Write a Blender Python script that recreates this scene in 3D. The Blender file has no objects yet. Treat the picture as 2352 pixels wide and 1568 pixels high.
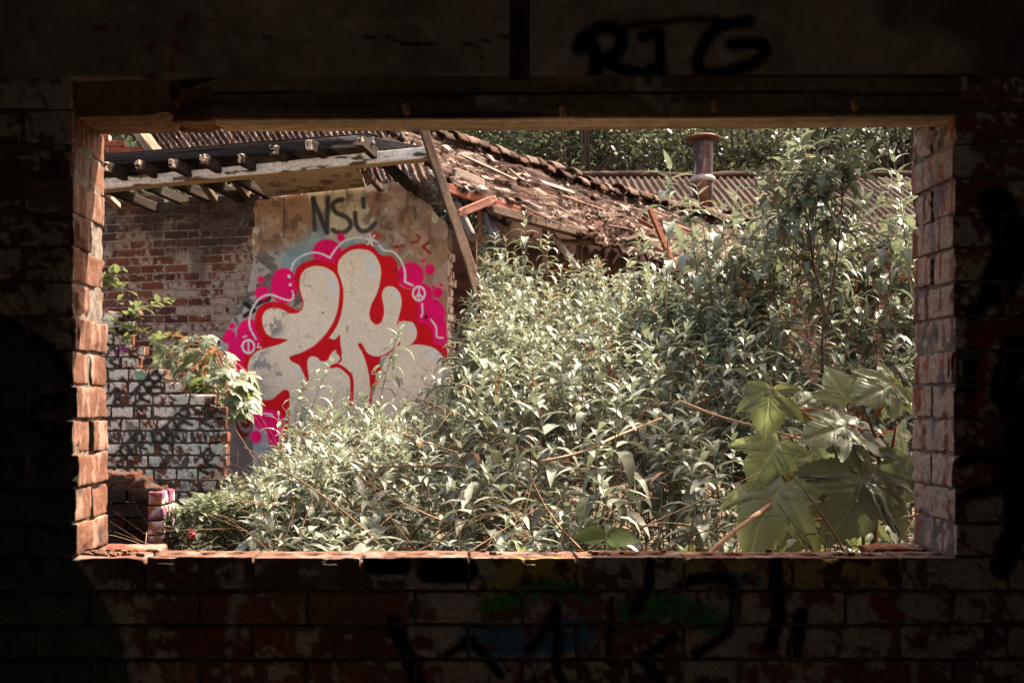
import bpy, math, random
import numpy as np

# ---------------------------------------------------------------- camera, sky, sun
S = bpy.context.scene
W0, CX, CY, FOC = 2352.0, 1050.0, 930.0, 2400.0      # picture width, principal point, focal length in one pixel unit
EYE = 1.5
cam = bpy.data.cameras.new("camera"); cam_o = bpy.data.objects.new("camera", cam)
S.collection.objects.link(cam_o); S.camera = cam_o
cam_o.location = (0, 0, EYE); cam_o.rotation_euler = (math.pi/2, 0, 0)
cam.sensor_width = 36; cam.lens = 36*FOC/W0
cam.shift_x = (W0/2-CX)/W0; cam.shift_y = (CY-784)/W0
cam.clip_start = .05; cam.clip_end = 2000

SUN_TO = np.array([.35, .20, .60]); SUN_TO = SUN_TO/np.linalg.norm(SUN_TO)
w = bpy.data.worlds.new("World"); S.world = w; w.use_nodes = True
sky = w.node_tree.nodes.new('ShaderNodeTexSky'); sky.sky_type = 'NISHITA'; sky.sun_disc = False
sky.dust_density = 4.; sky.ozone_density = 0.; sky.air_density = .7; sky.sun_elevation = math.asin(SUN_TO[2]); sky.sun_rotation = math.atan2(SUN_TO[0], SUN_TO[1])
bg = w.node_tree.nodes['Background']; bg.inputs[1].default_value = .15
wb = w.node_tree.nodes.new('ShaderNodeVectorMath'); wb.operation = 'MULTIPLY'; wb.inputs[1].default_value = (1.15, 1.0, .80)   # the photograph's warm white balance
w.node_tree.links.new(sky.outputs[0], wb.inputs[0]); w.node_tree.links.new(wb.outputs[0], bg.inputs[0])
sun = bpy.data.lights.new("sun", 'SUN'); sun.energy = 5.0; sun.angle = math.radians(.5); sun.color = (1, .89, .75)
sun_o = bpy.data.objects.new("sun", sun); S.collection.objects.link(sun_o)
from mathutils import Vector
sun_o.rotation_euler = Vector(-SUN_TO).to_track_quat('-Z', 'Y').to_euler()
vs = S.view_settings; vs.view_transform = 'Standard'; vs.look = 'None'; vs.exposure = 2.05; vs.gamma = 1
S.cycles.max_bounces = 8; S.cycles.diffuse_bounces = 2; S.cycles.transmission_bounces = 4
S.cycles.use_denoising = True
S.cycles.sample_clamp_indirect = 4

R = np.random.default_rng(7); random.seed(7)
def P(x, y, Y): return np.array([(x-CX)*Y/FOC, Y, EYE-(y-CY)*Y/FOC])
def pix(V): return CX+V[:, 0]/V[:, 1]*FOC, CY-(V[:, 2]-EYE)/V[:, 1]*FOC
def srgb(r, g, b):
    c = np.array([r, g, b])/255.; return np.where(c < .04045, c/12.92, ((c+.055)/1.055)**2.4)
def sst(a, b, x):
    t = np.clip((x-a)/(b-a), 0, 1); return t*t*(3-2*t)
def mix(a, b, t):
    t = np.asarray(t)[..., None]; return a*(1-t)+np.asarray(b)*t

# ---------------------------------------------------------------- noise
def h3(ix, iy, iz, seed=0):
    h = (ix.astype(np.int64)*374761393+iy.astype(np.int64)*668265263+iz.astype(np.int64)*1440662683+seed*974711) & 0xffffffff
    h = ((h ^ (h >> 13))*1274126177) & 0xffffffff
    h = ((h ^ (h >> 15))*2246822519) & 0xffffffff
    return ((h ^ (h >> 16)) & 0xffffff)/float(0xffffff)
def vn(p, sc=1., seed=0):
    p = np.asarray(p)*sc; i = np.floor(p).astype(np.int64); f = p-i; f = f*f*(3-2*f); o = 0
    for dx in (0, 1):
        wx = f[:, 0] if dx else 1-f[:, 0]
        for dy in (0, 1):
            wy = f[:, 1] if dy else 1-f[:, 1]
            for dz in (0, 1):
                wz = f[:, 2] if dz else 1-f[:, 2]
                o = o+wx*wy*wz*h3(i[:, 0]+dx, i[:, 1]+dy, i[:, 2]+dz, seed)
    return o
def fbm(p, sc=1., seed=0, o=3):
    a, s, t = 1., 0, 0
    for k in range(o): s = s+a*vn(p, sc*2**k, seed+k*17); t += a; a *= .5
    return s/t
def worley(u, v, sc, seed):
    """nearest and second nearest cell distance, id of nearest"""
    u = u*sc; v = v*sc; iu = np.floor(u).astype(int); iv = np.floor(v).astype(int)
    d1 = np.full(u.shape, 9.); d2 = d1.copy(); idn = np.zeros(u.shape)
    for a in (-1, 0, 1):
        for b in (-1, 0, 1):
            cx = iu+a; cy = iv+b; z = np.zeros_like(cx)
            px = cx+h3(cx, cy, z, seed); py = cy+h3(cx, cy, z, seed+5); d = np.hypot(px-u, py-v)
            c = d < d1
            d2 = np.where(c, d1, np.minimum(d2, d)); idn = np.where(c, h3(cx, cy, z, seed+9), idn); d1 = np.where(c, d, d1)
    return d1, d2, idn

# ---------------------------------------------------------------- mesh building
class Geo:
    def __init__(s): s.V = []; s.F = []; s.C = []; s.n = 0
    def add(s, V, F, C):
        V = np.asarray(V, float); C = np.asarray(C, float)
        if C.ndim == 1: C = np.tile(C, (len(V), 1))
        for f in (F if isinstance(F, list) else [F]):
            if len(f): s.F.append(np.asarray(f, np.int64)+s.n)
        s.V.append(V); s.C.append(C); s.n += len(V)
    def build(s, name, mat, parent=None, smooth=True):
        V = np.concatenate(s.V); C = np.concatenate(s.C)
        rt = parent
        while rt is not None and 'at' not in rt: rt = rt.parent
        if rt is not None: V = V-np.array(rt['at'])
        me = bpy.data.meshes.new(name)
        me.vertices.add(len(V)); me.vertices.foreach_set('co', V.astype(np.float32).ravel())
        loops = np.concatenate([f.ravel() for f in s.F]); cnt = np.concatenate([np.full(len(f), f.shape[1]) for f in s.F])
        me.loops.add(len(loops)); me.loops.foreach_set('vertex_index', loops.astype(np.int32))
        me.polygons.add(len(cnt)); st = np.concatenate([[0], np.cumsum(cnt)[:-1]])
        me.polygons.foreach_set('loop_start', st.astype(np.int32))
        if smooth: me.polygons.foreach_set('use_smooth', np.ones(len(cnt), bool))
        me.update(calc_edges=True); me.validate()
        a = me.color_attributes.new('Col', 'FLOAT_COLOR', 'POINT')
        a.data.foreach_set('color', np.concatenate([np.clip(C, 0, 1), np.ones((len(C), 1))], 1).astype(np.float32).ravel())
        me.materials.append(mat)
        o = bpy.data.objects.new(name, me); S.collection.objects.link(o)
        if parent is not None: o.parent = parent
        return o
def thing(name, label, cat, at, group=None):
    o = bpy.data.objects.new(name, None); S.collection.objects.link(o); o.location = [float(a) for a in at]
    o['at'] = [float(a) for a in at]; o['label'] = label; o['category'] = cat; o.empty_display_size = .1
    if group: o['group'] = group
    return o
def tag(o, label, cat, group=None):
    o['label'] = label; o['category'] = cat
    if group: o['group'] = group
    return o

def ax(s, r, d):
    n = max(1, int(round((s-2*r)/d)))
    return np.concatenate([[-s/2, -s/2+.35*r], np.linspace(-s/2+r, s/2-r, n+1), [s/2-.35*r, s/2]])
def rbox(sx, sy, sz, r, d, faces='xXyYzZ'):
    sz_ = (sx, sy, sz); r = min(r, min(sz_)*.45); A = [ax(q, r, d if np.isscalar(d) else d[i]) for i, q in enumerate(sz_)]
    Vs, Fs, n = [], [], 0
    for f in faces:
        k = 'xyz'.index(f.lower()); pos = f.isupper(); a, b = [(1, 2), (2, 0), (0, 1)][k]
        ga, gb = np.meshgrid(A[a], A[b], indexing='ij'); q = np.zeros(ga.shape+(3,))
        q[..., a] = ga; q[..., b] = gb; q[..., k] = sz_[k]/2*(1 if pos else -1)
        na, nb = ga.shape; idx = np.arange(na*nb).reshape(na, nb)
        F = np.stack([idx[:-1, :-1], idx[1:, :-1], idx[1:, 1:], idx[:-1, 1:]], -1).reshape(-1, 4)
        if not pos: F = F[:, ::-1]
        Vs.append(q.reshape(-1, 3)); Fs.append(F+n); n += na*nb
    V = np.concatenate(Vs); lim = np.array(sz_)/2-r; inn = np.clip(V, -lim, lim); N = V-inn
    N = N/np.maximum(np.linalg.norm(N, axis=1, keepdims=True), 1e-9)
    return inn+N*r, N, np.concatenate(Fs)
def frame(p0, p1, up=(0, 0, 1)):
    p0 = np.asarray(p0, float); p1 = np.asarray(p1, float); x = p1-p0; L = np.linalg.norm(x); x = x/L
    up = np.asarray(up, float)
    if abs(x@up) > .98: up = np.array([0., 1, 0])
    y = np.cross(up, x); y /= np.linalg.norm(y); z = np.cross(x, y)
    return L, np.stack([x, y, z]), (p0+p1)/2
def wood(loc, base, seed, contrast=1.):
    g = vn(loc*np.array([1.5, 45, 45]), 1, seed)*.6+vn(loc*np.array([5, 130, 130]), 1, seed+3)*.4
    k = vn(loc*np.array([2.5, 9, 9]), 1, seed+8)
    c = np.asarray(base)*(1+contrast*((g-.5)*.9+(k-.5)*.7))[:, None]
    crack = sst(.78, .84, vn(loc*np.array([1.2, 60, 60]), 1, seed+12))
    return mix(c, np.asarray(base)*.25, crack*.8)
def beam(geo, p0, p1, wd, ht, base, seed=0, up=(0, 0, 1), d=None, rough=.004, r=.006, paint=None, contrast=1., worn=0.):
    """timber from p0 to p1: wd across, ht along up; paint(world, local) may recolour"""
    L, M, c = frame(p0, p1, up); d = d or (max(.01, L/60), max(.006, wd/10), max(.006, ht/10))
    V, N, F = rbox(L, wd, ht, r, d); loc = V+np.array([c[0]*3+seed, c[1], c[2]])
    V = V+N*((fbm(loc*np.array([2, 9, 9]), 1, seed)-.5)*2*rough+(vn(loc*np.array([1.5, 60, 60]), 1, seed+3)-.5)*rough*.8)[:, None]
    if worn:
        e = sst(L/2-worn*1.6, L/2, np.abs(V[:, 0])); V[:, 2] *= 1-e*.45*vn(loc, 22, seed+1); V[:, 1] *= 1-e*.4*vn(loc, 25, seed+2)
        V[:, 0] -= np.sign(V[:, 0])*e*worn*.6*vn(loc*np.array([0, 1, 1]), 60, seed+4)
    Wd = V@M+c; col = wood(loc, base, seed, contrast)
    if paint is not None: col = paint(Wd, V, col)
    geo.add(Wd, F, col); return Wd
def tube(geo, pts, rad, col, sides=5, jit=0.):
    pts = np.asarray(pts, float); n = len(pts); rad = np.broadcast_to(np.asarray(rad, float), (n,))
    t = np.gradient(pts, axis=0); t /= np.linalg.norm(t, axis=1, keepdims=True)+1e-12
    ref = np.array([0, 0, 1.]) if abs(t[:, 2]).mean() < .8 else np.array([1., 0, 0])
    a = np.cross(t, ref); a /= np.linalg.norm(a, axis=1, keepdims=True)+1e-12; b = np.cross(t, a)
    th = np.arange(sides)/sides*2*math.pi
    V = pts[:, None]+rad[:, None, None]*(np.cos(th)[None, :, None]*a[:, None]+np.sin(th)[None, :, None]*b[:, None])
    if jit: V = V+(R.random(V.shape)-.5)*jit
    i = np.arange(n-1)[:, None]*sides; j = np.arange(sides)[None]; k = (j+1) % sides
    F = np.stack([i+j, i+k, i+sides+k, i+sides+j], -1).reshape(-1, 4)
    C = np.asarray(col, float)
    if C.ndim == 2: C = np.repeat(C, sides, 0)
    caps = []
    if rad[0] > 1e-4: caps = [np.arange(sides)[::-1][None], (np.arange(sides)+(n-1)*sides)[None]]
    geo.add(V.reshape(-1, 3), [F]+caps, C)

# ---------------------------------------------------------------- materials (all node based, colour from the Col attribute broken up by noise)
def vmat(name, rough=.85, var=.35, nsc=60., bump=.3, bsc=120., spec=.07, dist=.003):
    m = bpy.data.materials.new(name); m.use_nodes = True; nt = m.node_tree; b = nt.nodes['Principled BSDF']; L = nt.links.new
    at = nt.nodes.new('ShaderNodeAttribute'); at.attribute_name = 'Col'
    ge = nt.nodes.new('ShaderNodeNewGeometry')
    n1 = nt.nodes.new('ShaderNodeTexNoise'); n1.inputs['Scale'].default_value = nsc; n1.inputs['Detail'].default_value = 5; n1.inputs['Roughness'].default_value = .65
    L(ge.outputs['Position'], n1.inputs['Vector'])
    mr = nt.nodes.new('ShaderNodeMapRange'); mr.inputs['From Min'].default_value = .3; mr.inputs['From Max'].default_value = .7
    mr.inputs['To Min'].default_value = 1-var; mr.inputs['To Max'].default_value = 1+var
    L(n1.outputs['Fac'], mr.inputs['Value'])
    vm = nt.nodes.new('ShaderNodeVectorMath'); vm.operation = 'SCALE'; L(at.outputs['Color'], vm.inputs[0]); L(mr.outputs[0], vm.inputs['Scale'])
    L(vm.outputs[0], b.inputs['Base Color'])
    b.inputs['Roughness'].default_value = rough; b.inputs['Specular IOR Level'].default_value = spec
    if bump:
        n2 = nt.nodes.new('ShaderNodeTexNoise'); n2.inputs['Scale'].default_value = bsc; n2.inputs['Detail'].default_value = 6; n2.inputs['Roughness'].default_value = .7
        L(ge.outputs['Position'], n2.inputs['Vector'])
        bp = nt.nodes.new('ShaderNodeBump'); bp.inputs['Strength'].default_value = bump; bp.inputs['Distance'].default_value = dist
        L(n2.outputs['Fac'], bp.inputs['Height']); L(bp.outputs[0], b.inputs['Normal'])
    return m
def leafmat(name, under=(1, 1, 1), under_mix=.5, trans=.45, tcol=(1.3, 1.25, .6), rough=.5, spec=.4, bump=.15, bsc=90.):
    m = bpy.data.materials.new(name); m.use_nodes = True; nt = m.node_tree; b = nt.nodes['Principled BSDF']; L = nt.links.new
    at = nt.nodes.new('ShaderNodeAttribute'); at.attribute_name = 'Col'; ge = nt.nodes.new('ShaderNodeNewGeometry')
    un = nt.nodes.new('ShaderNodeMix'); un.data_type = 'RGBA'; un.inputs[0].default_value = under_mix; un.inputs[7].default_value = (*under, 1)
    L(at.outputs['Color'], un.inputs[6])
    mx = nt.nodes.new('ShaderNodeMix'); mx.data_type = 'RGBA'; L(ge.outputs['Backfacing'], mx.inputs[0])   # the felted underside of the leaf
    L(at.outputs['Color'], mx.inputs[6]); L(un.outputs[2], mx.inputs[7]); L(mx.outputs[2], b.inputs['Base Color'])
    b.inputs['Roughness'].default_value = rough; b.inputs['Specular IOR Level'].default_value = spec
    tr = nt.nodes.new('ShaderNodeBsdfTranslucent'); tm = nt.nodes.new('ShaderNodeVectorMath'); tm.operation = 'MULTIPLY'
    tm.inputs[1].default_value = tcol; L(at.outputs['Color'], tm.inputs[0]); L(tm.outputs[0], tr.inputs['Color'])
    ms = nt.nodes.new('ShaderNodeMixShader'); ms.inputs[0].default_value = trans
    L(b.outputs[0], ms.inputs[1]); L(tr.outputs[0], ms.inputs[2]); L(ms.outputs[0], nt.nodes['Material Output'].inputs['Surface'])
    if bump:
        n2 = nt.nodes.new('ShaderNodeTexNoise'); n2.inputs['Scale'].default_value = bsc; n2.inputs['Detail'].default_value = 4
        L(ge.outputs['Position'], n2.inputs['Vector'])
        bp = nt.nodes.new('ShaderNodeBump'); bp.inputs['Strength'].default_value = bump; bp.inputs['Distance'].default_value = .006
        L(n2.outputs['Fac'], bp.inputs['Height']); L(bp.outputs[0], b.inputs['Normal']); L(bp.outputs[0], tr.inputs['Normal'])
    return m
M_brick = vmat('weathered_brick', .9, .4, 70, .5, 160)
M_mortar = vmat('crumbled_mortar', .95, .45, 40, .7, 90, dist=.008)
M_plaster = vmat('flaking_plaster', .9, .12, 30, .25, 70)
M_paint = vmat('spray_paint', .7, .08, 25, .2, 60, spec=.12)
M_wood = vmat('old_timber', .85, .35, 35, .4, 110)
M_roof = vmat('mossy_roof_sheet', .9, .5, 45, .7, 60, dist=.012)
M_conc = vmat('stained_concrete', .9, .3, 25, .5, 90)
M_metal = vmat('rusty_flue', .55, .4, 14, .2, 40)
M_soil = vmat('soil', .95, .5, 8, .8, 20, dist=.02)
M_bud = leafmat('felted_leaf', (.36, .37, .32), .28, .16, (1.25, 1.3, .95), .42, .32)
M_syc = leafmat('broad_leaf', (.30, .33, .25), .5, .46, (1.2, 1.2, .8), .42, .38, .25, 60)
M_tree = leafmat('tree_leaf', (.2, .24, .17), .3, .22, (1.1, 1.15, .8), .35, .5, 0)
M_stem = vmat('woody_stem', .8, .35, 60, 0)
M_gloss = vmat('shiny_plastic', .3, .03, 5, 0, spec=.5)
M_dark = vmat('sooty_plaster', .95, .3, 6, .3, 20)

# ---------------------------------------------------------------- brickwork
BR = np.array([[.30, .105, .065], [.235, .08, .052], [.36, .15, .095], [.17, .07, .05], [.28, .13, .09], [.33, .12, .07]])
def brick(geo, c, size, d, seed, colf, rotz=0., rough=.0035, r=.007, chip=.5, faces='xXyYzZ', holes=False, tilt=0.):
    V, N, F = rbox(*size, r, d, faces); off = np.array([seed*1.37 % 50, seed*.71 % 50, seed*2.3 % 50]); q = V+off
    if holes:
        for hx in (-.068, 0, .068):
            e = 1-sst(.6, 1.0, np.sqrt(((V[:, 0]-hx)/.026)**2+(V[:, 1]/.020)**2))
            V[:, 2] -= e*np.where(N[:, 2] > .5, .03, 0)
    V = V+N*((fbm(q, 28, 3)-.5)*2*rough+(vn(q, 110, 5)-.5)*rough*.7)[:, None]
    edge = np.sum(np.abs(V) > np.array(size)/2-.014, 1)                         # worn arrises and knocked-off corners
    ch = sst(.80-.28*chip, .95-.28*chip, vn(q, 20, 11))*(edge >= 2)
    V = V*(1-.10*ch[:, None]*np.array([.5, 1, 1]))
    if tilt: ct, st = math.cos(tilt), math.sin(tilt); V = np.stack([V[:, 0]*ct-V[:, 2]*st, V[:, 1], V[:, 0]*st+V[:, 2]*ct], 1)
    if rotz: cz, sz = math.cos(rotz), math.sin(rotz); V = np.stack([V[:, 0]*cz-V[:, 1]*sz, V[:, 0]*sz+V[:, 1]*cz, V[:, 2]], 1); N = np.stack([N[:, 0]*cz-N[:, 1]*sz, N[:, 0]*sz+N[:, 1]*cz, N[:, 2]], 1)
    Wd = V+np.asarray(c); geo.add(Wd, F, colf(Wd, q, N, seed)); return Wd
def brickbase(q, seed):
    b = BR[int(h3(np.array([seed]), np.array([3]), np.array([1]), 4)[0]*5.99)]
    return b*(.65+.7*fbm(q, 14, 21))[:, None]
def pdist(x, y, pts):
    d = np.full(np.shape(x), 1e9)
    for (a, b), (c, e) in zip(pts[:-1], pts[1:]):
        vx, vy = c-a, e-b; L = vx*vx+vy*vy+1e-9; t = np.clip(((x-a)*vx+(y-b)*vy)/L, 0, 1)
        d = np.minimum(d, np.hypot(x-a-t*vx, y-b-t*vy))
    return d
def spray(x, y, pts, wd, soft=3.): return 1-sst(wd/2-soft, wd/2+soft, pdist(x, y, pts))
def inpoly(x, y, pts):
    c = np.zeros(np.shape(x), bool); n = len(pts)
    for i in range(n):
        (x0, y0), (x1, y1) = pts[i], pts[(i+1) % n]
        if y0 != y1: c ^= ((y0 > y) != (y1 > y)) & (x < (x1-x0)*(y-y0)/(y1-y0)+x0)
    return c
def crom(pts, n=6, closed=True):
    p = np.array(pts, float); m = len(p); out = []
    for i in range(m if closed else m-1):
        if closed: a, b, c, d = p[i-1], p[i], p[(i+1) % m], p[(i+2) % m]
        else: a, b, c, d = p[max(i-1, 0)], p[i], p[i+1], p[min(i+2, m-1)]
        for k in range(n):
            t = k/n; out.append(.5*(2*b+(c-a)*t+(2*a-5*b+4*c-d)*t*t+(3*b-a-3*c+d)*t**3))
    if not closed: out.append(p[-1])
    return [tuple(q) for q in out]
def sdf(x, y, poly):
    """signed distance (negative inside) to a closed outline"""
    d = pdist(x, y, poly+[poly[0]]); return np.where(inpoly(x, y, poly), -d, d)

# ================================================================ the room the camera stands in
def plain(name, lo, hi, col, mat, parent=None, d=.25, kind='structure', r=.004):
    lo = np.array(lo, float); hi = np.array(hi, float); g = Geo(); V, N, F = rbox(*(hi-lo), r, d); V = V+(lo+hi)/2
    g.add(V, F, np.asarray(col)*(.75+.5*fbm(V, 2.2, 5))[:, None]); o = g.build(name, mat, parent, False)
    if kind and parent is None: o['kind'] = kind
    return o
DARK = (.05, .043, .038)
plain('floor', (-2.6, -2.8, -.1), (3.0, 2.62, 0), (.10, .08, .065), M_soil)
plain('ceiling', (-2.6, -2.8, 3.0), (3.0, 2.62, 3.15), DARK, M_dark)
plain('wall_left', (-2.75, -2.8, -.1), (-2.6, 2.62, 3.15), DARK, M_dark)
plain('wall_right', (3.0, -2.8, -.1), (3.15, 2.62, 3.15), DARK, M_dark)
# added, unseen doorway and corridor, shaped so daylight fades across the room wall
DX0, DX1, DZ = -.52, .85, 2.3
for nm, lo, hi in [('added_corridor_wall', (DX0-.15, -9.4, -.1), (DX0, -2.95, 2.5)), ('added_corridor_wall', (DX1, -9.4, -.1), (DX1+.15, -2.95, 2.5)), ('added_corridor_ceiling', (DX0, -9.4, DZ), (DX1, -2.95, 2.5)), ('added_corridor_floor', (DX0, -9.4, -.1), (DX1, -2.8, -.001))]:
    plain(nm, lo, hi, DARK, M_dark)
plain('wall_back', (-2.75, -2.95, -.1), (DX0, -2.8, 3.15), DARK, M_dark)
plain('wall_back', (DX1, -2.95, -.1), (3.15, -2.8, 3.15), DARK, M_dark)
plain('wall_back', (DX0, -2.95, DZ), (DX1, -2.8, 3.15), DARK, M_dark)

# ================================================================ window wall
YF, LX, RX, SILL = 2.40, -.878, 1.140, 1.151
CO, MO, BL, BH, BW = .079, .2475, .2425, .0735, .104
BLACK = np.array([.012, .011, .011])
def front_paint(Wd, q, N, col):
    """old paint, tags and colour fields sprayed over the room side of the wall; x, y in picture units on the wall plane"""
    x = CX+Wd[:, 0]*1000; y = CY-(Wd[:, 2]-EYE)*1000
    f = N[:, 1] < -.3
    n = vn(q, 38, 31)*.6+vn(q, 120, 33)*.4; m = fbm(np.stack([Wd[:, 0], Wd[:, 1]*0, Wd[:, 2]], 1), 5, 41)
    low = y > 1270
    c = mix(col*.75, [.58, .48, .41], f*sst(.54, .58, n*.55+m*.5)*np.where(x > 2180, 1., .8))     # peeling cream paint
    fl = sst(.34, .42, n)
    def put(c, a, k): return mix(c, k, np.clip(a, 0, 1)*f)
    c = put(c, spray(x, y, crom([(1150, 1352), (1180, 1312), (1240, 1298), (1300, 1312), (1320, 1350)], 5, False), 55, 9)*fl, [.52, .38, .12])
    c = put(c, sst(1540, 1600, x)*(y < 1352)*(y > 1284)*(x < 2040)*sst(.42, .5, n), [.50, .34, .14])
    c = put(c, np.maximum(spray(x, y, [(1120, 1395), (1250, 1352), (1350, 1360)], 46, 12), spray(x, y, [(1450, 1400), (1540, 1390), (1640, 1425)], 62, 14))*fl, [.07, .28, .10])
    c = put(c, np.maximum(spray(x, y, [(1090, 1465), (1230, 1470), (1330, 1455)], 78, 10), spray(x, y, [(1610, 1335), (1660, 1320), (1740, 1335)], 26, 8))*fl, [.10, .22, .38])
    c = put(c, spray(x, y, [(2015, 1380), (2060, 1420)], 40, 10), [.35, .03, .02])
    grey = np.array([.42, .36, .33])
    c = put(c, spray(x, y, crom([(178, 1295), (240, 1365), (285, 1450), (308, 1570)], 6, False), 20, 6)*.8, grey)
    c = put(c, spray(x, y, [(552, 1285), (537, 1380), (520, 1575)], 19, 3)*fl*.9, grey)
    c = put(c, spray(x, y, [(950, 1290), (975, 1400), (985, 1440)], 16, 5)*.5*fl, grey)
    c = put(c, spray(x, y, [(330, 1450), (410, 1560)], 12, 6)*.35, grey)
    for pts, wd in [([(1275, 1395), (1240, 1470), (1215, 1490)], 24), ([(1278, 1390), (1280, 1540), (1300, 1580)], 24), ([(1405, 1375), (1398, 1520)], 16),
                    (crom([(1555, 1352), (1600, 1328), (1670, 1330), (1690, 1385), (1670, 1450), (1600, 1500)], 5, False), 26), ([(1495, 1295), (1490, 1345), (1460, 1400)], 26),
                    ([(1545, 1460), (1510, 1490), (1470, 1510), (1520, 1560)], 26), ([(1780, 1295), (1785, 1420), (1770, 1480)], 36), ([(1840, 1410), (1825, 1500)], 36),
                    ([(905, 1430), (930, 1490), (960, 1570)], 36), ([(1030, 1500), (1080, 1470), (1110, 1500), (1150, 1550)], 22), ([(860, 1300), (925, 1300)], 40), ([(990, 1310), (1070, 1310)], 60)]:
        c = put(c, spray(x, y, pts, wd, 4), BLACK)
    # left of the opening
    c = put(c, sst(6, -6, x-np.interp(y, [1290, 1365, 1450, 1570, 1700], [177, 232, 276, 300, 300]))*(y > 690)*sst(-8, 8, y-np.interp(x, [-100, 0, 60, 110, 150, 175], [700, 735, 760, 800, 850, 890]))*.9, [.05, .075, .045])
    c = put(c, spray(x, y, crom([(-120, 690), (0, 732), (60, 758), (110, 795), (150, 845), (178, 895)], 5, False), 26, 8)*(y < 900), BLACK)
    c = put(c, spray(x, y, crom([(60, 735), (110, 760), (160, 800), (178, 850)], 5, False), 30, 9)*.8, [.40, .33, .31])
    c = put(c, spray(x, y, [(78, 565), (84, 590)], 30, 9)*.8, grey)
    for pts in [[(5, 470), (10, 510), (40, 490)], [(55, 490), (62, 515), (85, 480), (75, 540)], [(95, 500), (130, 490), (135, 475), (110, 482), (105, 512), (145, 510)], [(10, 610), (40, 600)], [(5, 690), (60, 670), (95, 690)]]:
        c = put(c, spray(x, y, crom(pts, 4, False), 9, 3)*fl, [.5, .42, .38])
    c = put(c, np.clip(1-sst(5, 12, np.abs(np.hypot(x-122, (y-955)*.9)-44)), 0, 1)*(y > 880), BLACK)
    for a in (0, 1.26, 2.5, 3.77, 5.0): c = put(c, spray(x, y, [(122, 955), (122+40*math.cos(a), 955+40*math.sin(a))], 14, 4), BLACK)
    # right of the opening
    c = put(c, spray(x, y, crom([(2335, 735), (2270, 770), (2255, 850), (2245, 930)], 5, False), 26, 9), [.30, .02, .012])
    c = put(c, spray(x, y, [(2282, 960), (2285, 1110)], 26, 8), [.22, .03, .015])
    for pts, wd in [([(2290, 470), (2330, 560), (2290, 660)], 90), ([(2260, 690), (2240, 720)], 40), ([(2330, 800), (2300, 900), (2350, 960)], 60), ([(2230, 810), (2225, 890)], 36),
                    (crom([(2215, 1060), (2250, 1040), (2300, 1060), (2290, 1120), (2230, 1130)], 5, False), 34), ([(2320, 1000), (2340, 1200), (2300, 1300)], 60)]:
        c = put(c, spray(x, y, pts, wd, 6), BLACK)
    return c
def left_jamb(Wd, q, N, seed):
    b = np.array([.185, .085, .055])*(.6+.8*fbm(q, 9, 21))[:, None]
    c = mix(b, [.40, .26, .20], sst(.48, .75, vn(np.stack([Wd[:, 1]*70, Wd[:, 2]*7, q[:, 0]], 1), 1, 6))*.7)
    c = mix(c, [.20, .10, .07], sst(.6, .8, vn(q, 25, 9))*.6)
    c = mix(c, [.10, .06, .05], sst(.55, .75, vn(q, 16, 19))*sst(1.38, 1.30, Wd[:, 2]))
    return front_paint(Wd, q, N, c)
def right_jamb(Wd, q, N, seed):
    c = brickbase(q, seed)*1.15
    y = Wd[:, 1]; s = vn(np.stack([y*60, Wd[:, 2]*5, q[:, 0]*0], 1), 1, 61)*.65+vn(q, 45, 62)*.35
    pk = sst(2.615, 2.50, y)*.16
    side = N[:, 0] < -.3
    c = mix(c, [.46, .33, .26], side*sst(.46, .51, s+pk)); c = mix(c, [.10, .10, .16], side*sst(.78, .86, vn(np.stack([y*22, Wd[:, 2]*9, y*0], 1), 1, 66))*.6)
    c = mix(c, [.28, .34, .33], side*sst(.72, .82, vn(np.stack([y*40, Wd[:, 2]*4, y*0], 1), 1, 68))*sst(1.5, 1.3, Wd[:, 2]))
    return front_paint(Wd, q, N, c)
def room_brick(Wd, q, N, seed): return front_paint(Wd, q, N, brickbase(q, seed))
root = thing('brick_wall', 'dark room wall of painted brick and concrete around the wide glassless opening', 'wall', (0, YF, 0))
gb = Geo(); gs = Geo(); sd = 0
for r in range(0, 9):
    zc = SILL-BH/2-CO*r; off = (-.468+.1237*(r % 2)); n0 = int(math.floor((-1.75-off)/MO))
    for k in range(n0, n0+16):
        x0 = off+k*MO+.0025; xc = x0+BL/2; sd += 1
        if xc > 1.95: continue
        vis = -1.2 < xc < 1.45 and r < 5
        if r == 0 and LX-.06 < xc < RX+.06:
            brick(gs, (xc, YF+BW/2+R.normal(0, .0015), zc+R.normal(0, .001)), (BL, BW, BH), .0065, 900+sd, lambda W_, q_, N_, s_: front_paint(W_, q_, N_, mix(np.array([.17, .085, .06])*(.7+.6*fbm(q_, 9, 2))[:, None], [.36, .26, .21], sst(.5, .7, vn(q_, 22, 8))*.5)), holes=True, chip=.4, rough=.0018, r=.0035)
        else:
            brick(gb, (xc, YF+BW/2+R.normal(0, .002), zc), (BL, BW, BH), .0085 if vis else .03, 900+sd, room_brick, faces='xXyZz')
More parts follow.
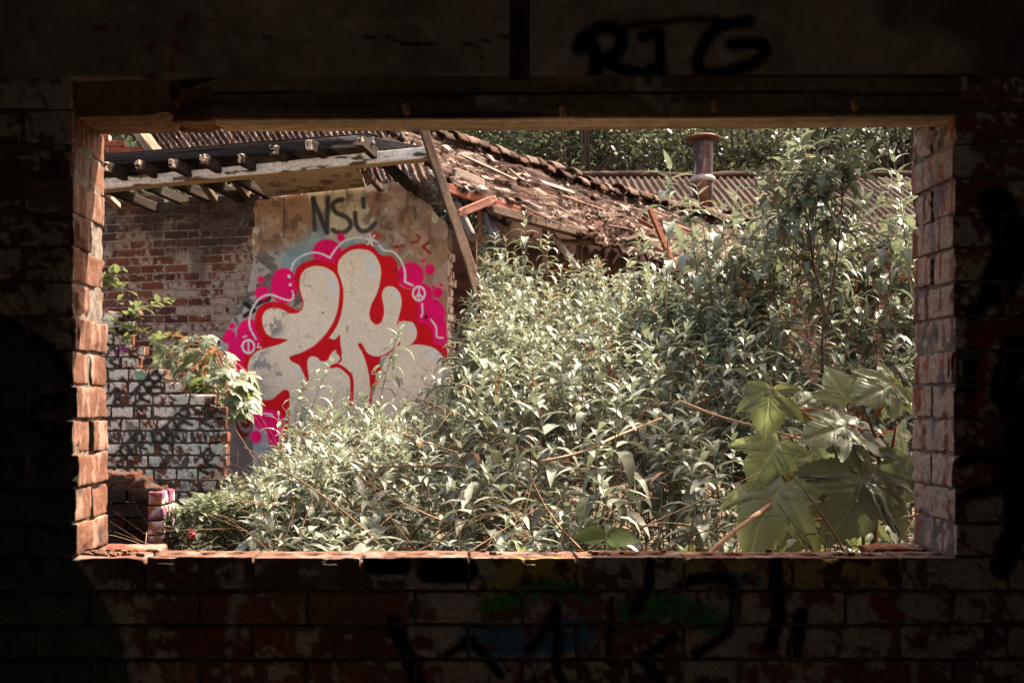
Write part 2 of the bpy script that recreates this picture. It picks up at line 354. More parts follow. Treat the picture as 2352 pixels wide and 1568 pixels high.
for r in range(1, 15):
    zc = SILL+CO*(r-.5); z1 = zc
    for side in (-1, 1):
        ex = LX+.0009*(7-r) if side < 0 else RX; cf = left_jamb if side < 0 else right_jamb
        hdr = r % 2 if side < 0 else (r+1) % 2
        x = ex+R.normal(0, .0035)-(.0 if side < 0 else 0); first = True
        while abs(x) < (1.7 if side < 0 else 1.95):
            L = (.112 if hdr else BL) if first else BL
            dp = .215 if (hdr and first) else BW; sd += 1; xc = x+side*L/2
            vis = -1.2 < xc < 1.45
            brick(gb, (xc, YF+dp/2+R.normal(0, .002), zc), (L, dp, BH), .0085 if vis else .03, 2000+sd, cf if first else room_brick, chip=.75, rough=.004, r=.004, faces='xXyYZz' if first else 'xXyZz', tilt=R.normal(0, .006))
            x += side*(L+.0075); first = False
        if not hdr:
            sd += 1; L = .225
            brick(gb, (ex+side*(L/2+.002+R.normal(0, .004)), YF+.215-BW/2+.004, zc+R.normal(0, .002)), (L, BW, BH), .0085, 3000+sd, cf, chip=.75, rough=.004, r=.004, tilt=R.normal(0, .01))
gb.build('brickwork', M_brick, root); gs.build('sill', M_brick, root)
gm = Geo()
def mbox(lo, hi, d=.02, g=gm, col=(.17, .135, .11), rough=.005):
    lo = np.array(lo, float); hi = np.array(hi, float); V, N, F = rbox(*(hi-lo), .006, d); V = V+(lo+hi)/2
    V = V+N*((fbm(V, 45, 8)-.5)*2*rough)[:, None]; g.add(V, F, np.asarray(col)*(.6+.8*vn(V, 60, 4))[:, None])
mbox((-1.8, YF+.009, .3), (2.05, YF+.1, SILL-.012)); mbox((-1.8, YF+.008, SILL-.012), (LX-.007, YF+.208, 2.26)); mbox((RX+.006, YF+.008, SILL-.012), (2.05, YF+.205, 2.26))
mbox((-1.8, YF+.112, .3), (2.05, YF+.215, SILL-.085)); gm.build('mortar', M_mortar, root)
# brick carcass further out, beyond the part one can see
gc = Geo()
for lo, hi in [((-2.6, YF, 0), (-1.8, YF+.2, 3)), ((2.05, YF, 0), (3.0, YF+.2, 3)), ((-1.8, YF+.002, 0), (2.05, YF+.21, .46)), ((-1.8, YF+.004, 2.62), (2.05, YF+.21, 3)), ((-1.8, YF+.005, 2.24), (-1.3, YF+.21, 2.62)), ((1.6, YF+.005, 2.24), (2.05, YF+.21, 2.62)),
               ((-1.3, YF+.11, 2.20), (1.6, YF+.213, 2.62))]: mbox(lo, hi, .06, gc, (.05, .035, .03), .003)
gc.build('wall_core', M_brick, root)
# concrete lintel with its tag
gl = Geo(); V, N, F = rbox(2.9, .108, .39, .006, (.008, .03, .008)); V = V+np.array([.15, YF+.054, 2.445])
V = V+N*((fbm(V, 30, 8)-.5)*.006)[:, None]
x = CX+V[:, 0]*1000; y = CY-(V[:, 2]-EYE)*1000
c = np.array([.30, .235, .19])*(.4+1.2*fbm(V, 7, 2, 4))[:, None]
c = mix(c, [.40, .33, .27], sst(.58, .72, fbm(V, 16, 5, 4))*.75); c = mix(c, [.06, .05, .045], sst(.55, .7, fbm(V, 4, 15))*.7)
c = mix(c, [.05, .04, .035], sst(2.555, 2.57, V[:, 2]+.012*vn(V, 9, 3)))
cr = pdist(x, y+10*(vn(V, 9, 61)-.5)*2, [(600, 95), (820, 93), (880, 82), (930, 104), (1060, 100), (1170, 90)]); c = mix(c, [.01, .01, .01], 1-sst(1.2, 3.5, cr))
cr = pdist(x+10*(vn(V, 15, 62)-.5), y, [(1095, 100), (1108, 140), (1098, 180)]); c = mix(c, [.02, .02, .02], (1-sst(1, 2.5, cr))*.8)
red = np.array([.22, .07, .06])
for pts, wd in [(crom([(345, 110), (370, 90), (410, 105), (400, 145), (380, 165), (300, 190), (235, 200)], 5, False), 18), ([(215, 65), (240, 65)], 22), ([(430, 38), (530, 36)], 18), ([(890, 33), (930, 36)], 14)]:
    c = mix(c, red, spray(x, y, pts, wd, 3)*sst(.4, .5, vn(V, 50, 71)))
for pts, wd in [(crom([(1350, 210), (1368, 160), (1362, 110), (1340, 95), (1330, 112)], 5, False), 36), (crom([(1335, 90), (1385, 62), (1425, 78), (1420, 118), (1375, 140)], 5, False), 32), ([(1380, 138), (1430, 160), (1480, 172), (1495, 160)], 30),
                ([(1475, 85), (1515, 75), (1520, 175)], 26), (crom([(1720, 50), (1660, 60), (1620, 95), (1602, 150), (1640, 172), (1720, 150), (1758, 118), (1740, 100), (1680, 102)], 5, False), 30), ([(1440, 62), (1560, 45), (1650, 45)], 16)]:
    c = mix(c, BLACK*.6, spray(x, y, pts, wd, 6))
gl.add(V, F, c); gl.build('concrete_lintel', M_conc, root)
gk = Geo(); beam(gk, (.143, YF-.008, 2.66), (.143, YF-.008, 2.245), .012, .044, (.05, .03, .024), 3, up=(1, 0, 0)); gk.build('strap', M_wood, root)
# timber lintel
lt = thing('timber_lintel', 'long rough timber beam spanning the top of the opening with a splintered left end', 'beam', (.2, YF, 2.15))
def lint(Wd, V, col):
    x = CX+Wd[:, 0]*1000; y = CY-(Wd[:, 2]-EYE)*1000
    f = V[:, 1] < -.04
    c = mix(col, col*.30, f*(.72+.28*sst(.45, .6, fbm(Wd*np.array([2, 1, 20]), 1, 77))))  # front face darkened in streaks, painted for the light it lacks
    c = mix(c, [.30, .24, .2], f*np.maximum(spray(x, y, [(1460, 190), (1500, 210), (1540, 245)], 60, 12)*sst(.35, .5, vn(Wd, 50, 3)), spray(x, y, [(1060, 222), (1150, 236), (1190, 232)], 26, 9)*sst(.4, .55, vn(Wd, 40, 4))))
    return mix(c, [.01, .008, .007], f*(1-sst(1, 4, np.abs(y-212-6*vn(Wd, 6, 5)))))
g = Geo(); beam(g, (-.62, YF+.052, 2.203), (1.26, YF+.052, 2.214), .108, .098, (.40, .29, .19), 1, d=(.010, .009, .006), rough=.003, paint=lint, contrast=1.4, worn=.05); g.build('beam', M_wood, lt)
g = Geo(); beam(g, (-.668, YF+.047, 2.180), (-.52, YF+.05, 2.203), .105, .088, (.22, .11, .06), 9, d=(.006, .009, .007), rough=.008, worn=.06, r=.012); g.build('broken_end', M_wood, lt)
g = Geo()
for x, y in [(930, 248), (1290, 255), (1640, 242), (1960, 240)]:
    p = P(x, y, YF-.012); beam(g, p+[0, 0, .012], p+[.006, .004, -.014], .014, .02, (.32, .2, .12), int(x), up=(0, 1, 0), d=.005)
g.build('fixing_block', M_wood, lt)
g = Geo(); beam(g, (-1.25, YF+.150, 2.222), (-.655, YF+.080, 2.215), .15, .10, (.20, .12, .07), 21, d=(.01, .01, .008), rough=.004, worn=.03)
o = tag(g.build('timber_block', M_wood), 'short dark timber above the left brick reveal, beside the long beam', 'beam')
# loose bricks on the sill
def rubble_brick(W_, q_, N_, s_): return mix(brickbase(q_, s_)*.7, [.3, .22, .18], sst(.5, .7, vn(q_, 20, 8))*.5)
for x0, x1, nm in [(-.872, -.722, 'broken brick lying on the left end of the sill against the reveal'), (1.0, 1.132, 'broken brick lying on the right end of the sill below the sycamore')]:
    g = Geo(); brick(g, ((x0+x1)/2, YF+.165, 1.117), (x1-x0, .1, .074), .006, int(x1*1000) % 97+5, rubble_brick, rotz=.04, chip=1.3, rough=.006); tag(g.build('brick', M_brick), nm, 'brick', 'loose bricks on the sill')
g = Geo()
for k in range(60):
    x = LX+.02+abs(R.normal(0, .05)) if k % 3 else R.uniform(LX, RX); s = R.uniform(.004, .011); V, N, F = rbox(s*1.5, s, s*.8, s*.3, s)
    g.add(V*(1+.4*(R.random(V.shape)-.5))+[x, YF+R.uniform(.02, .1), SILL+s*.3], F, np.array([.2, .11, .08])*R.uniform(.4, 1.2))
o = g.build('crumbled_mortar', M_brick, None, False); o['kind'] = 'stuff'

# ================================================================ ground outside and hill
GZ = .65
def ground_z(X, Y): return GZ+.10*(fbm(np.stack([X, Y, X*0], -1).reshape(-1, 3), .55, 3).reshape(np.shape(X))-.5)*2*sst(2.6, 4.5, Y)+np.clip(Y-20, 0, 60)*.06
gx, gy = np.meshgrid(np.concatenate([np.linspace(-300, -14, 18), np.linspace(-13, 14, 180), np.linspace(16, 300, 18)]), np.concatenate([np.linspace(2.62, 14, 110), np.linspace(15, 60, 30), np.linspace(70, 600, 20)]), indexing='ij')
V = np.stack([gx, gy, ground_z(gx, gy)], -1).reshape(-1, 3); n, m = gx.shape; I = np.arange(n*m).reshape(n, m)
g = Geo(); g.add(V, np.stack([I[:-1, :-1], I[1:, :-1], I[1:, 1:], I[:-1, 1:]], -1).reshape(-1, 4), np.array([.10, .07, .045])*(.6+.8*fbm(V, 2, 3))[:, None])
o = g.build('ground', M_soil); o['kind'] = 'structure'
plain('added_bounce_pavement', (-30, -60, -.3), (30, -9.42, -.02), (.62, .57, .50), M_soil, d=2)  # added pale ground, unseen: bounces sunlight up the corridor
gx, gy = np.meshgrid(np.linspace(-90, 110, 50), np.linspace(38, 120, 24), indexing='ij')
V = np.stack([gx, gy, .6+(gy-38)*.42*(.7+.5*fbm(np.stack([gx, gy, gx*0], -1).reshape(-1, 3), .03, 9).reshape(gx.shape))], -1).reshape(-1, 3); n, m = gx.shape; I = np.arange(n*m).reshape(n, m)
g = Geo(); g.add(V, np.stack([I[:-1, :-1], I[1:, :-1], I[1:, 1:], I[:-1, 1:]], -1).reshape(-1, 4), np.array([.03, .04, .02])*(.6+.8*fbm(V, .5, 3))[:, None]); o = g.build('hillside', M_soil); o['kind'] = 'structure'

# ================================================================ graffiti wall
A0 = np.array([-.075, 9.0, 0]); U = np.array([-.9768, .2140, 0]); NW = np.array([-.2140, -.9768, 0]); RZ = math.atan2(-U[1], -U[0])
def WP(s, z, off=0.): return A0+np.asarray(s)[..., None]*U+np.asarray(z)[..., None]*np.array([0, 0, 1.])+np.asarray(off)[..., None]*NW
def on_wall(x, y):
    """wall coordinates of a picture point"""
    k = (x-CX)/FOC; s = (A0[0]-k*A0[1])/(k*U[1]-U[0]); Y = A0[1]+U[1]*s; return s, EYE-(y-CY)*Y/FOC
gw = thing('graffiti_wall', 'half plastered ruined brick wall with the red, pink and cream bubble mural', 'wall', A0+np.array([0, 0, GZ]))
def wall_brick(Wd, q, N, seed):
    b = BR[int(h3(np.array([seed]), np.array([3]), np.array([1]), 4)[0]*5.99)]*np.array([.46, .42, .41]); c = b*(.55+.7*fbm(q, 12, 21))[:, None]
    x, y = pix(Wd); big = fbm(Wd, 2.2, 55)
    hs = h3(np.array([seed]), np.array([8]), np.array([2]), 9)[0]
    white = sst(.50, .60, vn(q, 24, 31)*.55+vn(q, 70, 32)*.35+(hs-.5)*.5+sst(380, 560, x)*.10+(big-.5)*.3)
    c = mix(c, [.42, .33, .28], white*.62*(N[:, 2] < .5))
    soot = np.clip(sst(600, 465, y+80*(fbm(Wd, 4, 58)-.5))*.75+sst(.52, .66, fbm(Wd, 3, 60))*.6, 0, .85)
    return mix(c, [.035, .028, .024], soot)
gb = Geo(); sd = 5000
for r in range(30):
    z = 1.10+r*.0768
    for k in range(16):
        s = 1.62+(r % 2)*.1175+k*.235; sd += 1
        zt = 3.40+.02*math.sin(s*7)
        if z+.066 > zt-.05*((k*7+r) % 3 == 0) and z > 3.25 and (k*13+r*5) % 4 == 0: continue
        if z+.03 > zt: continue
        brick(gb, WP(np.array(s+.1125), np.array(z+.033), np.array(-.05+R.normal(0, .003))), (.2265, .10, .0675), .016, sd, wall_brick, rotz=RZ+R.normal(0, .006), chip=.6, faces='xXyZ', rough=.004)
def white_brick(W_, q_, N_, s_): return mix(brickbase(q_, s_), [.60, .52, .47], sst(.38, .55, vn(q_, 26, 8)))
for r in range(33):                                                    # the broken right end, thick as three bricks
    z = .62+r*.0768
    end = .012*math.sin(r*1.7)+max(0, (z-2.75))*.42+R.uniform(0, .03)
    for k in range(3):
        L = .225 if (r+k) % 2 else .11; sd += 1
        brick(gb, WP(np.array(end+L/2), np.array(z+.033), np.array(-.052-.105*k)), (L, .1, .0655), .018, sd, white_brick, rotz=RZ+R.normal(0, .02), chip=1.1, rough=.006)
for s0, n_, z0 in [(.20, 3, 3.16), (.34, 4, 3.235), (.42, 7, 3.31)]:
    for k in range(n_):
        sd += 1; brick(gb, WP(np.array(s0+.12+k*.235), np.array(z0+.033), np.array(-.06-.02*R.random())), (.215, .1, .0655), .018, sd, white_brick, rotz=RZ+R.normal(0, .05), chip=1.1, rough=.006)
gb.build('brickwork', M_brick, gw)
gm = Geo()
for s0, s1, zt in [(.03, .3, 3.05), (.3, .55, 3.2), (.55, 5.4, 3.36)]:
    V, N, F = rbox(s1-s0, .27, zt-.55, .008, .03); V = V+N*((fbm(V+s0, 30, 8)-.5)*.010)[:, None]
    M_ = np.stack([-U, -NW, [0, 0, 1.]]); Wd = V@M_+WP(np.array((s0+s1)/2), np.array((zt+.55)/2), np.array(-.141))
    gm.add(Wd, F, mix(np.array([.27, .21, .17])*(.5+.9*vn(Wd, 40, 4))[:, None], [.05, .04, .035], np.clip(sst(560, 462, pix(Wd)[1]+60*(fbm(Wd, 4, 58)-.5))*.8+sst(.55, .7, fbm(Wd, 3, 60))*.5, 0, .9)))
gm.build('mortar', M_mortar, gw)

# plaster and mural: one fine sheet on the wall, cut into its paint layers
D_ = .0062
sg, zg = np.meshgrid(np.arange(-.02, 2.34, D_), np.arange(.62, 3.48, D_), indexing='ij')
V0 = WP(sg, zg, np.full(sg.shape, .0)).reshape(-1, 3); px, py = pix(V0)
wob = np.stack([sg, zg, sg*0], -1).reshape(-1, 3)
ed = (fbm(wob, 16, 91, 4)-.5)*26                                      # ragged plaster edges
top = np.interp(px, [500, 590, 830, 915, 935, 952, 975, 990, 1003, 1016, 1032], [466, 461, 428, 419, 426, 446, 462, 470, 492, 500, 520])
left = np.interp(py, [400, 600, 650, 800, 840, 900, 1100], [588, 580, 575, 500, 494, 500, 506])
cover = (py > top+(ed*.35)) & (px > left+ed*np.where((py > 640) & (py < 850), .12, .6)) & (sg.ravel() > .004+.0006*ed)
X = (px-477.7)/.4298; Y = (py-416.5)/.4298                             # drawing units of the traced mural
# --- bare plaster
w1, w2, wid = worley(sg.ravel()+.03*(fbm(wob, 9, 3)-.5), zg.ravel()+.03*(fbm(wob, 9, 4)-.5), 7., 12)
cx1, cx2, cid = worley(sg.ravel()+.02*(fbm(wob, 14, 5)-.5), zg.ravel()+.02*(fbm(wob, 14, 6)-.5), 16., 22)
f1 = fbm(wob, 3, 11); f2 = fbm(wob, 14, 12, 4); f3 = vn(wob, 70, 13)
tan = np.array([.37, .22, .135]); cream0 = np.array([.62, .54, .38]); pinkish = np.array([.45, .29, .21]); grey = np.array([.40, .35, .32])
pc = tan*(.7+.6*f2)[:, None]
pc = mix(pc, pinkish, sst(.45, .62, wid*.6+f1*.4)*sst(700, 1000, X)); pc = mix(pc, grey, sst(330, 400, Y+30*(f1-.5))*sst(560, 420, X)); pc = mix(pc, [.40, .25, .16], sst(.5, .6, wid)*(X < 560)*(Y < 390)*.7)
hole = sst(.55, .6, f2*.6+wid*.4)*sst(330, 420, Y)*(X < 520)
pc = mix(pc, [.10, .085, .08], hole*.85)
crm = sdf(X+30*(fbm(wob, 11, 31)-.5), Y+30*(fbm(wob, 11, 32)-.5), [(548, 120), (520, 60), (700, 20), (960, 10), (955, 60), (900, 70), (880, 60), (850, 60), (840, 110), (870, 150), (860, 190), (915, 215), (900, 330), (700, 330), (520, 350), (560, 280)])
crm = np.minimum(crm, sdf(X, Y, [(930, 160), (975, 130), (955, 180), (930, 200)])); crm = np.minimum(crm, np.hypot(X-262, Y-262)-20+8*(f2-.5)); crm = np.minimum(crm, np.hypot(X-1216, (Y-190)*.55)-22); crm = np.minimum(crm, np.hypot((X-243)*2, Y-330)-24)
pc = mix(pc, cream0*(.85+.3*f2)[:, None], 1-sst(-3, 3, crm)); relief = .004*(1-sst(-6, 0, crm))
pc = mix(pc, pc*.45, (1-sst(0, 4, np.abs(crm)))*.6)                    # the broken edge of the top coat
pc = mix(pc, [.05, .045, .04], (1-sst(1, 6, np.abs(X-410)))*(Y < 330)*.8)
edge = np.maximum(1-sst(.0, .045, w2-w1), (1-sst(0, .04, cx2-cx1))*.8*(X > 840))
pc = mix(pc, [.13, .08, .05], sst(.55, .72, fbm(wob*np.array([1.6, .8, 1]), 6, 47))*sst(420, 300, Y)*.7); pc = mix(pc, [.55, .44, .34], sst(.62, .66, fbm(wob, 12, 48)+.1*(X > 850)*(wid-.5))*sst(480, 400, Y)*.45)
pc = mix(pc, pc*.4, edge*sst(.35, .55, fbm(wob, 5, 41))*.8); pc = mix(pc, [.06, .05, .045], sst(.62, .8, fbm(wob*np.array([2.2, .6, 1]), 8, 43))*sst(420, 100, Y)*.5)
pc = mix(pc, [.48, .38, .33], sst(900, 1000, Y)*(X < 260)*.6)
sp = lambda a, b, r, s: np.exp(-((X-a)/r)**2-((Y-b)/s)**2)
blue = np.clip(sp(500, 390, 70, 60)+sp(440, 450, 55, 70)+sp(575, 325, 60, 50)+sp(770, 330, 90, 30)+sp(915, 365, 45, 30)+sp(590, 260, 30, 40)*.5+sp(270, 1340, 60, 120)+sp(640, 345, 60, 40), 0, 1)
pc = mix(pc, [.20, .36, .42], blue*.75)
pc = mix(pc, [.09, .08, .085], np.clip(sp(215, 650, 60, 18)+sp(310, 630, 30, 12), 0, 1)*.9*(X < 330))
for pts in ([(205, 655), (250, 690), (200, 720)], [(255, 660), (330, 625)]): pc = mix(pc, [.02, .02, .022], spray(X, Y, pts, 24, 4))
mud = (X < 245)*(Y > 1150); pc = mix(pc, [.11, .085, .075], mud*.85)
pc = mix(pc, [.13, .015, .015], np.clip(1-sst(36, 48, np.hypot((X-195), (Y-1280)*.45)), 0, 1)*(X < 240)); pc = mix(pc, [.25, .2, .2], (1-sst(5, 8, np.abs(np.hypot((X-205), (Y-1270)*.6)-36)))*(X < 232)*(Y > 1230)*.6)
cls = np.zeros(len(X), int)                                            # 0 plaster 1 red 2 cream 3 pink 4 white 5 black tag
col = pc.copy()
def lay(k, a, c):
    global col
    a = np.clip(a, 0, 1); col = mix(col, c, a); cls[a > .5] = k
ink = np.array([.045, .045, .05])
for pts in ([(566, 92), (575, 262)], [(568, 100), (638, 272)], [(641, 277), (645, 92)]): lay(5, spray(X, Y, pts, 26, 6)*.95, ink)
lay(5, spray(X, Y, crom([(722, 100), (690, 108), (670, 132), (690, 170), (745, 195), (768, 235), (740, 270), (700, 275), (672, 262)], 5, False), 27, 6)*.95, ink)
lay(5, spray(X, Y, crom([(790, 172), (797, 235), (825, 268), (862, 262), (898, 226)], 5, False), 26, 6)*.95, ink); lay(5, spray(X, Y, [(833, 95), (836, 140)], 26, 6)*.95, ink)
dred = np.array([.38, .03, .02])
for pts, wd in [([(1000, 352), (1045, 345)], 16), ([(1088, 330), (1120, 325), (1142, 305), (1120, 290)], 12), ([(1178, 285), (1180, 330), (1150, 350), (1190, 385)], 15)]: lay(1, spray(X, Y, pts, wd, 3)*sst(.3, .4, f2), dred)
lay(1, (np.exp(-((X-898)/26)**2-((Y-290)/22)**2))*1.2, dred*1.2)
pink = np.array([.88, .004, .145])
pk = np.full(len(X), 1e9)
for a, b, r, s in [(640, 380, 76, 68), (410, 560, 70, 95), (293, 598, 37, 36), (285, 525, 14, 17), (225, 820, 66, 84), (115, 830, 38, 38), (133, 773, 16, 16), (715, 302, 20, 21), (1085, 505, 70, 70), (1140, 610, 62, 66), (1190, 710, 80, 84), (1235, 810, 60, 75), (1188, 472, 25, 28), (1155, 427, 9, 10),
                   (1230, 595, 27, 27), (1248, 555, 8, 8), (1210, 567, 9, 10), (290, 1250, 50, 75), (350, 1270, 70, 70), (380, 1350, 60, 80), (262, 1362, 28, 34), (745, 1450, 36, 45), (170, 920, 60, 90), (1250, 860, 30, 40)]:
    pk = np.minimum(pk, (np.hypot((X-a)/r, (Y-b)/s)-1)*min(r, s))
col = mix(col, pink, np.exp(-np.clip(pk, 0, 99)/7.)*.35)                   # overspray
lay(3, 1-sst(-3, 3, pk), pink*(.92+.16*f2)[:, None])
SIL = crom([(205, 1090), (192, 1000), (200, 930), (228, 905), (262, 880), (290, 850), (262, 800), (255, 760), (258, 710), (280, 670), (330, 645), (390, 648), (450, 672), (488, 690), (508, 665), (500, 620), (478, 570), (466, 520), (475, 470), (510, 437), (570, 420), (630, 425), (675, 440), (690, 410), (722, 372), (780, 341), (840, 335), (890, 353), (925, 395), (985, 403), (1012, 440), (1022, 500), (1025, 545), (1042, 568), (1100, 590), (1122, 640), (1124, 700), (1132, 755), (1165, 762), (1195, 790), (1206, 840), (1214, 872), (1262, 888), (1300, 960), (1300, 1400), (900, 1470), (560, 1480), (480, 1445), (425, 1425), (412, 1380), (410, 1290), (398, 1242), (330, 1216), (250, 1192), (215, 1140)], 5)
redc = np.array([.70, .006, .014])
lay(1, 1-sst(-3.5, 3.5, sdf(X, Y, SIL)), redc*(.85+.3*f1)[:, None])
P1 = crom([(432, 852), (400, 840), (350, 835), (315, 810), (297, 765), (297, 720), (315, 690), (355, 677), (400, 685), (440, 705), (480, 705), (508, 685), (515, 650), (506, 615), (495, 570), (496, 520), (515, 480), (555, 458), (605, 455), (655, 473), (690, 510), (705, 565), (703, 640), (690, 710), (660, 775), (615, 835), (560, 885), (500, 918), (450, 952), (425, 900)], 5)
P2 = crom([(432, 852), (380, 873), (300, 895), (250, 920), (222, 970), (218, 1030), (235, 1100), (270, 1150), (310, 1168), (350, 1160), (385, 1130), (415, 1113), (437, 1125), (440, 1190), (436, 1300), (436, 1400), (520, 1440), (800, 1440), (1310, 1380), (1310, 990), (1262, 940), (1225, 900), (1180, 880), (1110, 872), (1062, 882), (1090, 868), (1114, 838), (1118, 795), (1098, 757), (1060, 748), (1030, 752), (1012, 766), (1026, 710), (1038, 650), (1028, 598), (1000, 568), (965, 562), (940, 582), (934, 620), (943, 670), (943, 715), (928, 755), (900, 765), (872, 740), (866, 700), (880, 650), (905, 600), (922, 540), (927, 470), (905, 410), (870, 375), (820, 364), (770, 370), (730, 395), (703, 430), (698, 480), (712, 520), (727, 580), (726, 650), (713, 720), (690, 780), (655, 832), (640, 852), (680, 850), (560, 895), (500, 925), (450, 930), (428, 900)], 5)
crc = np.array([.86, .70, .53])*(.9+.2*f1)[:, None]*(.96+.08*f3)[:, None]
crc = mix(crc, [.36, .29, .23], np.clip(sst(900, 1160, Y)*sst(430, 250, X)*.7+sst(1000, 1250, Y)*.25, 0, 1))
crc = mix(crc, [.33, .29, .28], np.clip(sst(.45, .6, f2)*sp(290, 970, 60, 60)*1.6, 0, 1)); crc = mix(crc, [.30, .26, .24], np.clip(sst(.4, .55, f2)*sp(345, 780, 50, 45)*1.7, 0, 1))
lay(2, np.maximum(1-sst(-2.5, 2.5, sdf(X, Y, P1)), 1-sst(-2.5, 2.5, sdf(X, Y, P2))), crc)
R2 = crom([(440, 938), (500, 915), (560, 885), (640, 840), (680, 845), (708, 820), (712, 870), (720, 920), (706, 938), (695, 905), (670, 910), (640, 958), (605, 960), (590, 942), (560, 935), (537, 955), (538, 1010), (544, 1055), (531, 1068), (515, 1030), (492, 985), (452, 962)], 5)
R4 = crom([(805, 875), (820, 863), (836, 885), (860, 920), (905, 935), (950, 922), (1000, 885), (1022, 858), (1030, 870), (990, 905), (955, 940), (930, 1000), (905, 1075), (886, 1140), (872, 1110), (862, 1030), (845, 960), (825, 910)], 5)
lay(1, 1-sst(-2.5, 2.5, sdf(X, Y, R2)), redc); lay(1, 1-sst(-2.5, 2.5, sdf(X, Y, R4)), redc)
lay(1, spray(X, Y, crom([(692, 910), (713, 935), (708, 962), (668, 985)], 5, False), 12, 2.5), redc); lay(1, spray(X, Y, crom([(665, 990), (700, 985), (745, 1015), (772, 1060), (770, 1190)], 5, False), 20, 2.5), redc)
lay(1, spray(X, Y, [(878, 1120), (868, 1200), (860, 1310)], 15, 2.5), redc); lay(1, spray(X, Y, [(672, 795), (640, 848)], 6, 2), redc)
for k in range(12): lay(1, spray(X, Y, [(490+k*9, 1300+9*math.sin(k*3)), (500+k*6, 1360)], 5, 1.5), dred)
wh = np.array([.80, .74, .72]); hl = np.array([.78, .72, .70])
def line(pts, wd=10): lay(4, spray(X, Y, crom(pts, 5, False), wd, 2.5)*.95, wh)
line([(448, 472), (465, 432), (510, 398), (570, 382), (622, 392)]); line([(622, 392), (655, 410)]); line([(655, 410), (690, 360), (732, 322), (790, 303), (830, 304)])
for a in (-.9, .25, 1.35): line([(875-30*math.cos(a), 315-30*math.sin(a)), (875+30*math.cos(a), 315+30*math.sin(a))], 11)
line([(918, 343), (945, 370), (992, 378), (1032, 422), (1055, 480), (1056, 538)], 11); line([(1056, 538), (1096, 556)], 11); line([(1147, 655), (1150, 700), (1142, 725)], 9); line([(1195, 740), (1222, 780), (1226, 830), (1258, 836)], 9)
line([(455, 588), (459, 622), (440, 637), (400, 627), (340, 607), (290, 620), (250, 665), (228, 720), (228, 780), (260, 843)], 10); line([(155, 1100), (190, 1180), (250, 1225), (345, 1245)], 9)
def dot(a, b, r, s=None, c=wh, k=4, rot=0.):
    dx = X-a; dy = Y-b; u = dx*math.cos(rot)+dy*math.sin(rot); v = -dx*math.sin(rot)+dy*math.cos(rot); s = s or r
    lay(k, 1-sst(-2, 2, (np.hypot(u/r, v/s)-1)*min(r, s)), c)
for a, b, r in [(437, 510, 10), (443, 553, 8), (270, 885, 6), (284, 888, 6), (272, 870, 5), (195, 832, 5), (207, 827, 5), (184, 880, 5)]: dot(a, b, r)
lay(4, 1-sst(3, 7, np.abs(np.hypot(X-1130, (Y-600)*.88)-32)), wh)
line([(1130, 562), (1130, 640)], 8); line([(1130, 600), (1108, 625)], 8); line([(1130, 600), (1153, 625)], 8)
lay(4, 1-sst(3, 7, np.abs(np.hypot(X-220, (Y-883)*.9)-31)), wh); line([(220, 848), (220, 920)], 8)
for a, b, r, s, t in [(667, 558, 25, 56, -.25), (635, 490, 12, 13, 0), (630, 508, 7, 6, 0), (876, 463, 28, 62, -.25), (823, 392, 11, 11, 0), (827, 421, 6, 6, 0), (1007, 612, 14, 28, -.5), (985, 583, 8, 7, 0), (1096, 780, 12, 28, -.2), (1215, 930, 44, 25, .6), (1178, 893, 11, 9, 0), (485, 1016, 11, 21, -.3)]: dot(a, b, r, s, hl, 4, t)
dot(1167, 724, 9, 9, np.array([.01, .01, .01]), 5)
# cracked, flaking paint: relief and fine dark lines
k1, k2, kid = worley(sg.ravel()+.16*(fbm(wob, 7, 51)-.5), zg.ravel()+.16*(fbm(wob, 7, 52)-.5), 9., 33)
crk = (1-sst(.02, .075, k2-k1))*sst(.52, .62, fbm(wob, 4.5, 53))*(cls > 0)
col = mix(col, col*.5, crk*.6)
flk = (cls == 2)*sst(.83, .86, vn(wob, 22, 57)*.5+vn(wob, 9, 58)*.5+.16*np.clip(sp(400, 780, 130, 90)+sp(300, 960, 100, 120), 0, 1))
col = mix(col, [.33, .28, .25], flk*.8)
relief = relief+.0025*(f2-.5)+.0012*(f3-.5)+np.where(cls > 0, .003, 0)-.004*hole-.002*crk+.0045*(1-sst(0, .12, k2-k1))*sst(.55, .65, fbm(wob, 4.5, 53))*(kid > .4)*(cls == 2)+.002*(wid-.5)*(cls == 0)
VV = WP(sg.ravel(), zg.ravel(), .016+relief)
n, m = sg.shape; I = np.arange(n*m).reshape(n, m)
Q = np.stack([I[:-1, :-1], I[:-1, 1:], I[1:, 1:], I[1:, :-1]], -1).reshape(-1, 4)
Q = Q[cover[Q].all(1)]
E = np.concatenate([Q[:, [k, (k+1) % 4]] for k in range(4)]); key = np.minimum(E[:, 0], E[:, 1])*(n*m)+np.maximum(E[:, 0], E[:, 1]); _, inv, cnt = np.unique(key, return_inverse=True, return_counts=True)
rim = E[cnt[inv] == 1]
qc = np.array([np.bincount(cls[q], minlength=6).argmax() for q in Q]) if False else np.where(np.stack([(cls[Q] == k).sum(1) for k in range(6)], 1).max(1) > 1, np.stack([(cls[Q] == k).sum(1) for k in range(6)], 1).argmax(1), cls[Q[:, 0]])
def sub(F, Vs, Cs, name, mat, extra=None):
    u, iv = np.unique(F, return_inverse=True); g = Geo(); g.add(Vs[u], iv.reshape(F.shape), Cs[u])
    if extra is not None: g.add(*extra)
    return g.build(name, mat, gw)
ra = VV[rim[:, 0]]; rb = VV[rim[:, 1]]; back = -NW*.019; k = len(rim)
